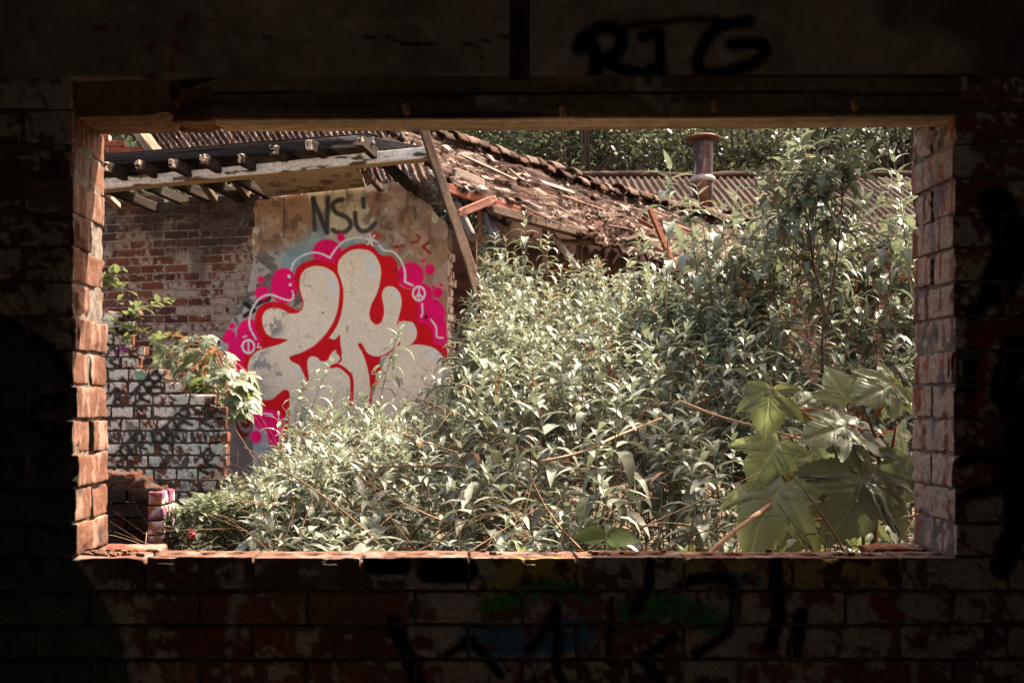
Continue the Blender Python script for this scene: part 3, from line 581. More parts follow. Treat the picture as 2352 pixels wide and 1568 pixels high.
skirt = (np.concatenate([ra, rb, rb+back, ra+back]), np.stack([np.arange(k)+k, np.arange(k), np.arange(k)+3*k, np.arange(k)+2*k], 1), np.tile(np.array([.42, .34, .28]), (4*k, 1)))
for k, nm, mt in [(0, 'plaster', M_plaster), (1, 'red_paint', M_paint), (2, 'cream_paint', M_paint), (3, 'pink_paint', M_paint), (4, 'white_paint', M_paint), (5, 'black_tag', M_paint)]:
    sub(Q[qc == k], VV, col, nm, mt, skirt if k == 0 else None)

# ================================================================ wrecked eaves over the graffiti wall
ev = thing('eaves_frame', 'wrecked timber eaves with a peeling white fascia and rafter stubs above the graffiti wall', 'roof frame', P(620, 420, 8.4))
WOOD = (.10, .068, .046)
def fas(Wd, V, col):
    f = (V[:, 1] < -.05); n = fbm(Wd*np.array([3, 3, 14]), 2.2, 15, 4); x, y = pix(Wd)
    c = mix(col, np.array([.66, .59, .53])*(.8+.4*vn(Wd*np.array([4, 4, 60]), 1, 16))[:, None], f*sst(.40, .44, n+.10*sst(380, 700, x)+.06*(V[:, 2] > 0)))
    return mix(c, [.46, .33, .18], (V[:, 2] < -.035)*~f*.7)
g = Geo(); p0 = P(120, 434, 8.80); p1 = P(994, 348, 8.02); L_, M_, c_ = frame(p0, p1)
beam(g, p0+M_[1]*.075, p1+M_[1]*.075, .15, .083, WOOD, 31, d=(.02, .012, .006), paint=lambda W_, V_, c: fas(W_, V_, c), rough=.003, worn=.04); g.build('fascia', M_wood, ev)
back = np.array([.247, .969, 0])
for i, (x, y, w_) in enumerate([(165, 392, .05), (238, 386, .05), (312, 378, .05), (385, 374, .052), (465, 365, .055), (547, 357, .052), (621, 342, .062), (706, 330, .055), (835, 322, .05)]):
    Yn = 8.8-.78*(x-120)/874-.33; p = P(x, y, Yn); g = Geo(); p = p+R.normal(0, .018, 3)*np.array([1, 2, .6])
    beam(g, p, p+back*(1.0 if 500 < x < 800 else 1.5)+np.array([R.normal(0, .05), 0, R.uniform(0, .03) if 500 < x < 800 else R.normal(-.03, .03)]), w_, .088, (.030, .021, .016), 40+i, d=(.04, .01, .01), rough=.006, worn=.045, paint=lambda W_, V_, c: mix(c, [.46, .34, .25], (V_[:, 0] < V_[:, 0].min()+.012)*.9)); g.build('rafter', M_wood, ev)  # dark wood taken darker for shade, plate and boards alike; near ends painted lit
g = Geo(); beam(g, P(110, 380, 8.62), P(862, 322, 8.0), .05, .082, (.026, .021, .020), 61, d=(.02, .01, .008), rough=.003, worn=.05, paint=lambda W_, V_, c: mix(c, [.30, .27, .25], sst(640, 860, pix(W_)[0])*sst(.4, .6, fbm(W_*np.array([2, 2, 9]), 3, 4))*.8)); g.build('wall_plate', M_wood, ev)
g = Geo()
for k in range(6):                                                    # sagging boards over the rafters
    o_ = back*(.10+.125*k); beam(g, P(110, 367, 8.66)+o_+np.array([0, 0, .02]), P(862-18*k, 309, 8.04)+o_+np.array([0, 0, .02]), .122, .018, (.02, .014, .011), 70+k, d=(.05, .02, .01), worn=.1)
g.build('roof_board', M_wood, ev)
def quadsheet(geo, c00, c10, c11, c01, nu, nv, colf, disp=None, thick=.012):
    u, v = np.meshgrid(np.linspace(0, 1, nu), np.linspace(0, 1, nv), indexing='ij'); u = u[..., None]; v = v[..., None]
    c00, c10, c11, c01 = [np.asarray(q, float) for q in (c00, c10, c11, c01)]
    V = (c00*(1-u)*(1-v)+c10*u*(1-v)+c11*u*v+c01*(1-u)*v); N = np.cross(c10-c00, c01-c00); N /= np.linalg.norm(N)
    uv = np.concatenate([u, v], -1).reshape(-1, 2); V = V.reshape(-1, 3)
    if disp is not None: V = V+N*disp(V, uv)[:, None]
    I = np.arange(nu*nv).reshape(nu, nv); F = np.stack([I[:-1, :-1], I[1:, :-1], I[1:, 1:], I[:-1, 1:]], -1).reshape(-1, 4)
    b = np.concatenate([I[:, 0], I[-1, 1:], I[::-1, -1][1:], I[0, ::-1][1:-1]]); b2 = np.roll(b, -1); k = nu*nv
    C = colf(V, uv)
    geo.add(np.concatenate([V, V-N*thick]), np.concatenate([F, F[:, ::-1]+k, np.stack([b2, b, b+k, b2+k], 1)]), np.concatenate([C, C*.6]))
    return N
def soff(V, uv):
    n = fbm(V, 9, 6, 4); c = np.array([.52, .40, .25])*(.8+.4*fbm(V, 4, 3))[:, None]
    c = mix(c, [.22, .14, .08], sst(.56, .60, n)); return mix(c, [.28, .22, .18], 1-sst(7, 10, np.hypot(pix(V)[0]-800, (pix(V)[1]-399)*1.2)))
g = Geo(); quadsheet(g, P(578, 402, 8.50), P(826, 386, 8.28), P(840, 427, 9.12), P(612, 451, 9.32), 60, 30, soff, lambda V, uv: (fbm(V, 6, 3)-.5)*.012); g.build('soffit', M_plaster, ev)
g = Geo()
for x0, y0, Y0, x1, y1, Y1, w_, c in [(455, 405, 8.9, 508, 480, 9.7, .06, WOOD), (528, 400, 8.9, 580, 470, 9.6, .06, WOOD), (540, 402, 8.9, 574, 442, 9.5, .04, (.30, .17, .11)), (552, 398, 8.9, 580, 424, 9.4, .035, (.24, .13, .09)), (838, 395, 8.5, 880, 440, 9.2, .05, WOOD), (240, 445, 9.2, 275, 478, 9.7, .06, (.32, .23, .17)), (320, 462, 9.45, 352, 482, 9.75, .07, (.36, .25, .18))]:
    g = Geo(); beam(g, P(x0, y0, Y0), P(x1, y1, Y1), w_, .05, c, int(x0), worn=.06, rough=.006); g.build('broken_batten', M_wood, ev)
g = Geo(); beam(g, P(845, 326, 8.3), P(985, 352, 8.15), .03, .085, (.09, .075, .07), 91, worn=.05); g.build('fallen_board', M_wood, ev); g = Geo(); beam(g, P(880, 318, 8.8), P(1010, 348, 8.6), .05, .03, (.4, .27, .2), 92, worn=.05); g.build('fallen_batten', M_wood, ev)
ps = thing('leaning_post', 'long weathered post leaning from the end of the white fascia into the shrubs', 'post', P(1128, 860, 6.9))
g = Geo(); pts = [P(972, 296, 8.02), P(1001, 379, 7.94), P(1022, 443, 7.84), P(1051, 525, 7.66), P(1086, 632, 7.4), P(1106, 710, 7.2), P(1128, 860, 6.9)]
pp = np.array(crom([tuple(p) for p in pts], 8, False))
V, N, F = rbox(1, .072, .074, .008, (1/60, .009, .009)); t = np.clip(V[:, 0]+.5, 0, 1)*(len(pp)-1); i0 = np.minimum(t.astype(int), len(pp)-2); cen = pp[i0]+(pp[i0+1]-pp[i0])*(t-i0)[:, None]
V = V*(1+.25*(fbm(np.stack([t*.3, V[:, 1]*30, V[:, 2]*30], 1), 1, 3)-.5))[:, None]
Wd = cen+V[:, 1:2]*np.array([.96, .25, .12])+V[:, 2:3]*np.array([-.2, .95, .2]); c = wood(np.stack([t*.08, Wd[:, 0]*.0+V[:, 1], V[:, 2]], 1), (.062, .037, .022), 95)
c = mix(c, [.05, .035, .028], sst(.5, .65, fbm(np.stack([t*.15, V[:, 1]*12, V[:, 2]*12], 1), 1, 7))*.8); g.add(Wd, F, c); g.build('pole', M_wood, ps)

# ================================================================ collapsed shed with the mossy roof
sh = thing('collapsed_shed', 'collapsed shed whose mossy roof slopes down behind the leaning post', 'shed', P(1300, 900, 10))
RL, RR, EL, ER = np.array([-.62, 8.58, 3.86]), np.array([3.9, 13.56, 3.82]), np.array([.02, 7.85, 3.02]), np.array([4.35, 12.65, 2.92])
Lr = np.linalg.norm(RR-RL)
def roofmap(u, v): return (RL*(1-u)+RR*u)*(1-v)+(EL*(1-u)+ER*u)*v
def rdisp(V, uv):
    a = uv[:, 0]*Lr; b = uv[:, 1]*1.25
    row = (b+.02*np.sin(a*3)+.03*fbm(V, 3, 8))/.155; st = (row-np.floor(row)); step = .05*(1-st)
    cor = .007*np.sin(a*2*math.pi/.085)*sst(.5, .7, fbm(V, 1.5, 13))-.16*uv[:, 0]*(1-uv[:, 0])*4*.8
    jag = .040*(fbm(np.stack([a*2.5, b*15, a*0], 1), 1, 4, 4)-.5)*2+.014*(vn(np.stack([a*9, b*55, a*0], 1), 1, 5)-.5)*2
    return step+cor+jag*1.0+.20*(fbm(V, .9, 9)-.5)-.10*sst(.62, .9, uv[:, 1])*fbm(V, 4, 19)
def rcol(V, uv):
    a = uv[:, 0]*Lr; b = uv[:, 1]*1.25; q = np.stack([a*.8, b*6.5, a*0], 1)
    n = fbm(q, 3.2, 21, 4); n2 = fbm(V, 22, 22, 3); n3 = vn(V, 60, 23); n2 = fbm(np.stack([a*8, b*26, a*0], 1), 1, 22, 3)
    c = np.array([.040, .020, .0145])*(.4+1.2*n2)[:, None]
    c = mix(c, [.055, .025, .017], sst(.5, .65, fbm(V, 5, 24))); c = mix(c, [.115, .075, .058], sst(.56, .64, n)*.7); c = mix(c, [.26, .19, .16], sst(.62, .67, fbm(np.stack([a*3, b*16, a*0], 1), 2.2, 27, 3))*.85)
    return mix(c, [.04, .028, .022], sst(.36, .26, n2)*.8)
g = Geo(); hole = lambda u: .78+.22*fbm(np.stack([u*40, u*0, u*0], -1).reshape(-1, 3), .35, 6).reshape(u.shape)
nu, nv = 640, 150; u, v = np.meshgrid(np.linspace(0, 1, nu), np.linspace(0, 1, nv), indexing='ij')
eave = np.interp(u[:, 0], [0, .06, .10, .14, .2, .3, .5, 1], [.72, .82, 1.0, .80, .82, .9, .97, 1])+.10*(fbm(np.stack([u[:, 0]*60, u[:, 0]*0, u[:, 0]*0], 1), 1, 3)-.5)
v = v*eave[:, None]; uv = np.stack([u, v], -1).reshape(-1, 2); V = roofmap(uv[:, :1], uv[:, 1:]); Nr = np.cross(EL-RL, RR-RL); Nr /= np.linalg.norm(Nr); V = V+Nr*rdisp(V, uv)[:, None]
I = np.arange(nu*nv).reshape(nu, nv); F = np.stack([I[:-1, :-1], I[:-1, 1:], I[1:, 1:], I[1:, :-1]], -1).reshape(-1, 4); b = np.concatenate([I[:, 0], I[-1, 1:], I[::-1, -1][1:], I[0, ::-1][1:-1]]); b2 = np.roll(b, -1); k = nu*nv
C = rcol(V, uv); g.add(np.concatenate([V, V-Nr*.03]), np.concatenate([F, F[:, ::-1]+k, np.stack([b, b2, b2+k, b+k], 1)]), np.concatenate([C, C*.4]))
rf = g.build('roof', M_roof, sh)
gr = Geo()
for k in range(46):                                                   # ridge tiles, slipped and broken
    u0 = k/46+R.uniform(-.004, .004); c0 = roofmap(u0, 0.)+np.array([0, 0, .10+R.normal(0, .022)-.13*4*u0*(1-u0)*.8]); ddir = (RR-RL)/Lr; L = Lr/46*R.uniform(.75, 1.15)
    th = np.linspace(-1.25, 1.25, 9); s_ = np.linspace(-L/2, L/2, 5); sid = np.cross(ddir, [0, 0, 1]); rr = .11*R.uniform(.85, 1.1); tw = R.normal(0, .10)
    T, S_ = np.meshgrid(th, s_, indexing='ij'); Wd = c0+S_[..., None]*(ddir+tw*sid+R.normal(0, .05)*np.array([0, 0, 1]))+rr*np.sin(T)[..., None]*sid+rr*(np.cos(T)-1)[..., None]*np.array([0, 0, 1])
    Wd = Wd.reshape(-1, 3); Wd += (R.random(Wd.shape)-.5)*.012; I2 = np.arange(45).reshape(9, 5); F2 = np.stack([I2[:-1, :-1], I2[:-1, 1:], I2[1:, 1:], I2[1:, :-1]], -1).reshape(-1, 4)
    c = np.array([[.07, .035, .022], [.12, .08, .06], [.045, .025, .018]][k % 3])*(.6+.8*fbm(Wd, 9, 4))[:, None]
    gr.add(np.concatenate([Wd, Wd-[0, 0, .02]]), np.concatenate([F2, F2[:, ::-1]+45, np.array([[I2[0, j], I2[0, j]+45, I2[0, j+1]+45, I2[0, j+1]] for j in range(4)]+[[I2[8, j], I2[8, j+1], I2[8, j+1]+45, I2[8, j]+45] for j in range(4)]+[[I2[j, 0], I2[j+1, 0], I2[j+1, 0]+45, I2[j, 0]+45] for j in range(8)])]), np.concatenate([c, c*.6]))
gr.build('ridge_tile', M_roof, rf)
for k in range(20):                                                   # slipped laths and sheet edges lying across the slope
    u_ = R.uniform(.04, .8); v_ = R.uniform(.12, .9); du = R.uniform(.03, .11); s_ = R.normal(.06, .12); off_ = Nr*R.uniform(.03, .07)-np.array([0, 0, .13])*4*u_*(1-u_)*.8
    gq = Geo(); beam(gq, roofmap(u_, v_)+off_, roofmap(u_+du, v_+s_)+off_, R.uniform(.02, .07), .012, [(.22, .16, .13), (.04, .022, .016), (.10, .05, .035), (.03, .018, .014)][k % 4], k, up=Nr, d=(.05, .02, .01), worn=.05); gq.build('slipped_lath', M_wood, sh)
gd = Geo()
for k in range(260):                                                  # slate chips, moss lumps and slipped sheets
    u_, v_ = R.random(), R.random()**.8*.95; p = roofmap(u_, v_*.95)+Nr*(.02+R.uniform(-.02, .03))-np.array([0, 0, .13])*4*u_*(1-u_)*.8; big = k < 40; s = R.uniform(.04, .09) if big else R.uniform(.012, .035)
    V, N, F = rbox(s*R.uniform(1, 1.9 if not big or k % 4 else 6), s*R.uniform(.6, 1), s*(.16 if R.random() < .6 else .5), s*.1, s)
    a = R.uniform(0, 6.3); d1 = (RR-RL)/Lr; d2 = np.cross(Nr, d1)
    if k % 3: a = R.normal(.1, .3)
    ex = d1*math.cos(a)+d2*math.sin(a)+Nr*R.normal(0, .08); ex /= np.linalg.norm(ex); ey = np.cross(Nr, ex); ez = np.cross(ex, ey)
    c = np.array([[.16, .11, .09], [.07, .03, .02], [.12, .075, .055], [.06, .03, .02], [.26, .20, .17]][int(R.integers(5))])
    gd.add((V*(1+.5*(R.random(V.shape)-.5)))@np.stack([ex, ey, ez])+p, F, c*R.uniform(.7, 1.2))
o = gd.build('loose_debris', M_roof, sh, False); o['kind'] = 'stuff'
gt = lambda nm, *bs: [(_g := Geo(), [beam(_g, P(*b[0]), P(*b[1]), b[2], b[3], b[4], int(b[0][0]) % 91, worn=b[5] if len(b) > 5 else .02, rough=.004) for b in bs], _g.build(nm, M_wood, sh))]
RED = (.20, .07, .045); DK = (.10, .065, .05)
gt('purlin', ((1020, 430, 8.05), (1600, 618, 11.2), .04, .075, RED)); gt('purlin', ((1125, 480, 8.2), (1650, 622, 12.2), .08, .07, DK)); gt('purlin', ((1040, 398, 8.2), (1110, 428, 8.5), .05, .10, (.2, .15, .12)))
for x, y0, y1, Y, w_, c in [(1101, 430, 560, 8.45, .035, RED), (1164, 470, 560, 8.9, .06, (.16, .09, .06)), (1330, 520, 640, 9.9, .06, DK), (1250, 500, 620, 9.6, .05, (.22, .12, .09)), (1440, 565, 650, 10.7, .06, DK)]: gt('post', ((x, y0, Y), (x+2, y1, Y), w_, .05, c))
gt('strut', ((1113, 472, 8.5), (1142, 560, 8.4), .07, .05, (.17, .14, .17))); gt('strut', ((1046, 462, 8.3), (1084, 540, 8.2), .05, .05, (.20, .17, .15))); gt('strut', ((1262, 530, 9.4), (1330, 620, 9.2), .05, .04, (.26, .2, .17))); gt('strut', ((1126, 440, 8.9), (1160, 530, 9.2), .012, .02, RED))
gt('rail', ((1060, 546, 8.6), (1420, 560, 10.4), .05, .05, (.16, .12, .09)))
g = Geo(); beam(g, P(1047, 493, 7.9), P(1140, 455, 8.15), .05, .062, (.30, .14, .10), 7, worn=.06); g.build('brace', M_wood, sh)
for p, q in [((RL+RR)/2, 0)]:                                          # back wall of the shed, in the shade of its roof
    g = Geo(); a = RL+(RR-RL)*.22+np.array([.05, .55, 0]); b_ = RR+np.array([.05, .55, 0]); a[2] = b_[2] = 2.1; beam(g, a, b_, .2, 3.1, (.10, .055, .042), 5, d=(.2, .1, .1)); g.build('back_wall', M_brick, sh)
g = Geo(); beam(g, P(1492, 478, 8.6), P(1552, 625, 8.3), .05, .03, (.13, .04, .02), 8, worn=.03); beam(g, P(1466, 505, 8.65), P(1500, 524, 8.6), .04, .03, (.20, .06, .03), 9)
tag(g.build('iron_bracket', M_wood), 'rust red upright standing against the mossy roof among the shrubs', 'post')
# torn corrugated patch by the leaning post
g = Geo()
def corr(V, uv, pitch, amp, L): return amp*np.sin(uv[:, 0]*L*2*math.pi/pitch)
quadsheet(g, P(925, 372, 9.3), P(1075, 392, 9.6), P(1135, 505, 8.75), P(958, 455, 9.1), 120, 40, lambda V, uv: mix(np.array([.17, .10, .075])*(.5+fbm(V, 12, 3))[:, None], [.46, .43, .42], sst(.5, .62, fbm(V, 6, 9))*.7), lambda V, uv: corr(V, uv, .077, .014, .62)+.02*(fbm(V, 12, 5)-.5))
tag(g.build('corrugated_sheet', M_roof), 'torn piece of corrugated roofing between plaster wall and leaning post', 'roof sheet')
# mossy slope high on the left
ms = Geo(); a0, a1, b1, b0 = P(262, 225, 12.6), P(1010, 225, 12.2), P(1050, 420, 10.3), P(420, 420, 10.4)
quadsheet(ms, a0, a1, b1, b0, 420, 90, lambda V, uv: mix(mix(np.array([.06, .026, .018])*(.4+1.2*fbm(V, 20, 3))[:, None], [.22, .15, .12], sst(.58, .66, fbm(np.stack([uv[:, 0]*60, uv[:, 1]*5, uv[:, 0]*0], 1), 1, 9, 4))*.9), [.36, .29, .25], sst(.72, .80, vn(V, 40, 5))*.8),
          lambda V, uv: .022*np.sin(uv[:, 0]*48*2*math.pi)+.06*(fbm(V, 14, 5, 4)-.5)+.02*(vn(V, 50, 7)-.5))
lr = thing('mossy_roof', 'mossy broken corrugated roof slope high behind the rafter stubs', 'roof', (a0+b1)/2)
ms.build('roof_sheet', M_roof, lr); g = Geo(); beam(g, P(268, 232, 12.4), P(405, 415, 10.5), .12, .10, (.18, .13, .09), 44, worn=.05); g.build('barge_board', M_wood, lr)
g = Geo()
for z_, x0, x1, dz in [(0, -4.2, 4.4, 2.9)]: beam(g, (-4.6, 11.0, 1.8), (.2, 10.7, 1.8), .2, 2.9, (.12, .055, .042), 6, d=(.15, .1, .075))
g.build('wall', M_brick, lr)
cb = thing('brick_stack', 'stepped remains of a red brick stack at the upper left, behind the rafters', 'brickwork', P(290, 350, 12))
g = Geo(); sd = 9000
for r, (n_, x1) in enumerate([(9, 366), (8, 352), (8, 345), (3, 287), (1, 250)]):
    z = EYE-(372-14*r-CY)*11.6/FOC; xr = (x1-CX)*11.6/FOC
    for k in range(n_):
        sd += 1; brick(g, (xr-.11-.232*k, 11.6+.05, z), (.222, .11, .064), .02, sd, lambda W_, q_, N_, s_: mix(np.array([.20, .06, .036])*(.75+.5*fbm(q_, 9, 3))[:, None], [.5, .38, .3], (N_[:, 0] > .5)*.7), chip=.6)
g.build('brickwork', M_brick, cb)

# ================================================================ far corrugated building with the flue
fb = thing('corrugated_building', 'long low building with a rusty corrugated roof behind the shrubs', 'building', P(1750, 700, 16))
g = Geo(); x0, x1 = P(1330, 405, 16)[0], P(2500, 405, 16)[0]; zt = P(1500, 406, 16)[2]
quadsheet(g, (x0, 13.2, zt-1.45), (x1, 13.2, zt-1.45), (x1, 16, zt), (x0, 16, zt), int((x1-x0)/.0125), 60,
          lambda V, uv: mix(mix(np.array([.032, .018, .0135])*(.4+1.2*fbm(V*np.array([9, 2, 2]), 1, 3))[:, None], [.125, .09, .075], sst(.4, .98, np.sin(V[:, 0]*2*math.pi/.105))*sst(.35, .6, fbm(V, 1.4, 6))*.9), [.07, .04, .03], sst(zt-.12, zt-.02, V[:, 2]+.08*fbm(V, 8, 4))),
          lambda V, uv: .021*np.sin(V[:, 0]*2*math.pi/.105)+.008*(fbm(V, 8, 5)-.5)+.012*(np.floor(uv[:, 1]*2.6) % 2))
g.build('roof', M_roof, fb)
g = Geo(); tube(g, [(x, 16.02, zt+.01+.015*math.sin(x*3)) for x in np.linspace(x0, x1, 60)], .075, (.04, .022, .015), 8, .03); g.build('ridge_cap', M_roof, fb)
plain('wall', (x0+.1, 13.4, .7), (x1-.1, 15.9, zt-1.5), (.2, .1, .07), M_brick, fb, .3)
g = Geo(); fx = P(1614, 420, 14.2)
def ring(zy, rD): return (P(1614, zy, 14.2), rD*14.2/FOC)
prof = [(478, 22), (425, 23), (420, 25), (412, 27), (408, 23), (400, 22.5), (370, 22.5), (368, 23), (335, 22.5), (322, 22.5)]
pts = [ring(a, b)[0] for a, b in prof]; rad = [ring(a, b)[1] for a, b in prof]; zz = np.array([p[2] for p in pts])
tube(g, pts, rad, np.array([.18, .135, .125]), 28)
V = g.V[0]; c = np.array([.062, .042, .040])*(.5+1.0*fbm(V*np.array([9, 9, 2.]), 1, 3))[:, None]; g.C[0] = mix(mix(c, [.36, .31, .29], sst(.70, .75, vn(V, 14, 5))), [.28, .10, .06], sst(.55, .7, fbm(V*np.array([6, 6, 1.]), 1, 8))*.7)
fl = g.build('flue', M_metal, fb)
g = Geo(); cp = [ring(a, b) for a, b in [(321, 8), (321, 39), (318, 40), (313, 30), (308, 12), (307, .1)]]; tube(g, [c_[0] for c_ in cp], [c_[1] for c_ in cp], (.12, .05, .034), 32); g.build('cowl', M_metal, fl)
g = Geo(); cp = [ring(a, b) for a, b in [(420, 23), (417, 29), (409, 28), (405, 23)]]; tube(g, [c_[0] for c_ in cp], [c_[1] for c_ in cp], (.36, .29, .26), 28); g.build('collar', M_metal, fl)

# ================================================================ low stepped wall, lower left
lw = thing('stepped_wall', 'low tumbledown brick wall stepping down, covered in old white and green graffiti', 'wall', P(400, 1200, 6.4))
def low_brick(Wd, q, N, seed):
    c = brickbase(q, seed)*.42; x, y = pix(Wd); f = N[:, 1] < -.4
    n = vn(q, 30, 31)*.6+vn(q, 95, 32)*.4
    c = mix(c, [.62, .54, .49], f*sst(.42, .47, n*.7+.3*fbm(Wd, 5, 3))*np.where(x > 470, .55, .9)); c = mix(c, [.38, .41, .37], f*sst(.55, .62, fbm(Wd, 6, 34))*sst(.4, .5, n)*.8); c = mix(c, [.10, .25, .16], f*(np.hypot((x-322)/14, (y-862)/12) < 1)*.8)
    blk = 0
    for k in range(24):
        a = 245+(k*53) % 250; b = 815+(k*97) % 250; pts = crom([(a, b), (a+14, b-16), (a+24, b+4), (a+8, b+16), (a+30, b+26)], 4, False); blk = np.maximum(blk, spray(x, y, pts, 8, 2))
    for k in range(11): blk = np.maximum(blk, spray(x, y, [(250+k*24, 985+(k % 3)*4), (256+k*24, 1015), (262+k*24, 990)], 5, 2)); blk = np.maximum(blk, spray(x, y, [(252+k*23, 1025), (256+k*23, 1050)], 6, 2)*(k % 2))
    blk = np.maximum(blk, (1-sst(3, 5, np.abs(np.hypot(x-368, (y-1000)*1.2)-18))))
    c = mix(c, [.02, .02, .02], f*blk*sst(.25, .35, n)); c = mix(c, [.25, .02, .2], f*spray(x, y, [(268, 808), (286, 800)], 9, 2)*(f))
    return mix(c, [.03, .026, .022], sst(.60, .72, fbm(Wd, 7, 38))*.7)
g = Geo(); gm = Geo(); sd = 12000; YW = 6.4; rows = [(301, 767), (332, 794), (316, 820), (384, 848), (416, 877), (498, 905), (519, 934), (521, 963), (522, 991), (523, 1019), (522, 1047), (519, 1076), (500, 1104), (470, 1132), (420, 1160), (420, 1188), (420, 1216), (420, 1244), (420, 1272)]
for r, (xr, yt) in enumerate(rows):
    zt = EYE-(yt-CY)*YW/FOC; X1 = (xr-CX)*YW/FOC; x = X1+R.normal(0, .006); first = True
    while x > -3.3:
        L = (.105 if (r % 3 == 0) else .16) if first and r % 2 else (R.uniform(.10, .135) if R.random() < .8 else .215); sd += 1
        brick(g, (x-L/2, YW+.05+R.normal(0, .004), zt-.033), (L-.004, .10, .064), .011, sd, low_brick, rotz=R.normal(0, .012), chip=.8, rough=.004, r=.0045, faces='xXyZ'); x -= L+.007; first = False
    V, N, F = rbox(X1+3.3-.06, .20, .0755, .004, .03); V = V+np.array([(X1-3.3-.06)/2, YW+.111, zt-.040]); gm.add(V, F, np.array([.09, .075, .065])*(.4+1.2*vn(V, 50, 3))[:, None])
g.build('brickwork', M_brick, lw); gm.build('mortar', M_mortar, lw)
g = Geo()
for k in range(7): sd += 1; brick(g, P(250+k*7, 752-(k % 3)*12, 6.5)+np.array([0, .05*(k % 2), 0]), (.2 if k % 2 else .11, .1, .064), .014, sd, low_brick, rotz=R.normal(0, .5), chip=1.2, rough=.008, tilt=R.normal(0, .2))
g.build('loose_brick', M_brick, lw)
# pier and recess beside the sill; the recess shade is painted into its bricks
pr = thing('brick_pier', 'stub of brick wall with a recess painted black for its shade and purple painted pier below the stepped wall', 'pier', P(330, 1260, 5.2))
def pier_brick(Wd, q, N, seed):
    c = brickbase(q, seed)*.6; n = vn(q, 40, 5)*.6+vn(np.stack([Wd[:, 0]*60, Wd[:, 2]*9, q[:, 0]*0], 1), 1, 7)*.4
    return mix(mix(c, [.45, .38, .36], sst(.45, .55, n)*.8), [.15, .03, .11], sst(.53, .61, vn(q, 22, 9)*.6+n*.4)*.85)
g = Geo(); sd = 14000
for r in range(10):
    z = EYE-(1128+34*r-CY)*5.2/FOC; sd += 1; brick(g, (P(340, 0, 5.2)[0]+.0375, 5.2+.05, z-.034), (.073+R.normal(0, .002), .11, .066), .009, sd, pier_brick, chip=.9, rough=.005); sd += 1; brick(g, (P(340, 0, 5.2)[0]+.040, 5.2+.165, z-.034), (.073, .11, .066), .012, sd, pier_brick, chip=.9)
g.build('pier', M_brick, pr)
def shade_brick(W_, q_, N_, s_): return mix(brickbase(q_, s_)*.06, [.025, .022, .022], sst(.35, .5, vn(q_, 9, 4))*.9)  # near-black colour stands for the shade inside the recess
g = Geo()
for r in range(11):
    z = EYE-(1100+34*r-CY)*5.2/FOC
    for k in range(5): sd += 1; brick(g, (P(338, 0, 5.45)[0]-.11-.228*k+.11*(r % 2), 5.52, z-.034), (.218, .1, .066), .02, sd, shade_brick)
g.build('recess', M_brick, pr)
g = Geo()
for k, (x, y, L) in enumerate([(205, 1095, .25), (262, 1093, .2), (300, 1098, .16), (330, 1112, .13), (352, 1118, .1), (240, 1081, .2), (285, 1084, .12)]):
    sd += 1; brick(g, P(x, y+14, 5.25)+np.array([0, .05, 0]), (L, .14, .05), .011, sd, lambda W_, q_, N_, s_: mix(brickbase(q_, s_)*.28, [.05, .034, .026], sst(.4, .6, vn(q_, 18, 4))), chip=1.5, rough=.018, tilt=R.normal(0, .12))
g.build('capping', M_brick, pr)
bl = Geo(); bc = P(440, 1231, 6.7); th = np.linspace(0, math.pi, 19); rb_ = .034
tube(bl, [bc+np.array([0, 0, -rb_*math.cos(a)]) for a in th], [max(rb_*math.sin(a), 1e-4) for a in th], (.6, .012, .02), 28)
V = bl.V[0]-bc; bl.C[0] = mix(bl.C[0], [.8, .74, .72], ((V@np.array([.5, -.5, .7]) > .012) & (V@np.array([.5, -.5, .7]) < .022))*1.)
tag(bl.build('ball', M_gloss), 'small red ball with a white band on the bare ground', 'ball')

# ================================================================ leaves and plants
def leaves(geo, B, az, el, bend, L, Wd, col, fold=.28, segs=5, roll=0.):
    """many curved leaves at once: B base points, az/el direction, bend total droop in radians"""
    n = len(B); t = np.linspace(0, 1, segs+1); dt = 1./segs
    wt = np.sin(np.pi*np.clip(t*.96+.02, 0, 1)**.68)**1.1*np.array([.35]+[1.]*(segs-1)+[.05])
    th = el[:, None]-bend[:, None]*t[None, :]; thm = (th[:, 1:]+th[:, :-1])/2
    h = np.stack([np.cos(az), np.sin(az), az*0], 1); z = np.array([0, 0, 1.])
    st = (np.cos(thm)[..., None]*h[:, None]+np.sin(thm)[..., None]*z)*(dt*L)[:, None, None]
    p = B[:, None]+np.concatenate([np.zeros((n, 1, 3)), np.cumsum(st, 1)], 1)
    nn = -np.sin(th)[..., None]*h[:, None]+np.cos(th)[..., None]*z
    sd = np.stack([np.sin(az), -np.cos(az), az*0], 1)[:, None]*np.ones((1, segs+1, 1))
    rl = (np.broadcast_to(roll, (n,)))[:, None, None]; sd2 = sd*np.cos(rl)+nn*np.sin(rl); nn2 = nn*np.cos(rl)-sd*np.sin(rl)
    hw = (Wd/2)[:, None]*wt[None, :]
    V = np.stack([p-sd2*hw[..., None]+nn2*(fold*hw)[..., None], p, p+sd2*hw[..., None]+nn2*(fold*hw)[..., None]], 2)     # n, segs+1, 3, 3
    k = 3*(segs+1); i = np.arange(segs)[:, None]*3+np.array([0, 1])[None]; q = np.stack([i, i+1, i+4, i+3], -1).reshape(-1, 4)
    F = (np.arange(n)[:, None, None]*k+q[None]).reshape(-1, 4)
    c = np.repeat(col[:, None], k, 1).reshape(n, segs+1, 3, 3); c = c*np.array([.94, 1.16, .94])[None, None, :, None]
    geo.add(V.reshape(-1, 3), F, c.reshape(-1, 3))
def bez(a, b, c, n): t = np.linspace(0, 1, n)[:, None]; return a*(1-t)**2+2*b*t*(1-t)+c*t*t
LG = np.array([.205, .222, .168])
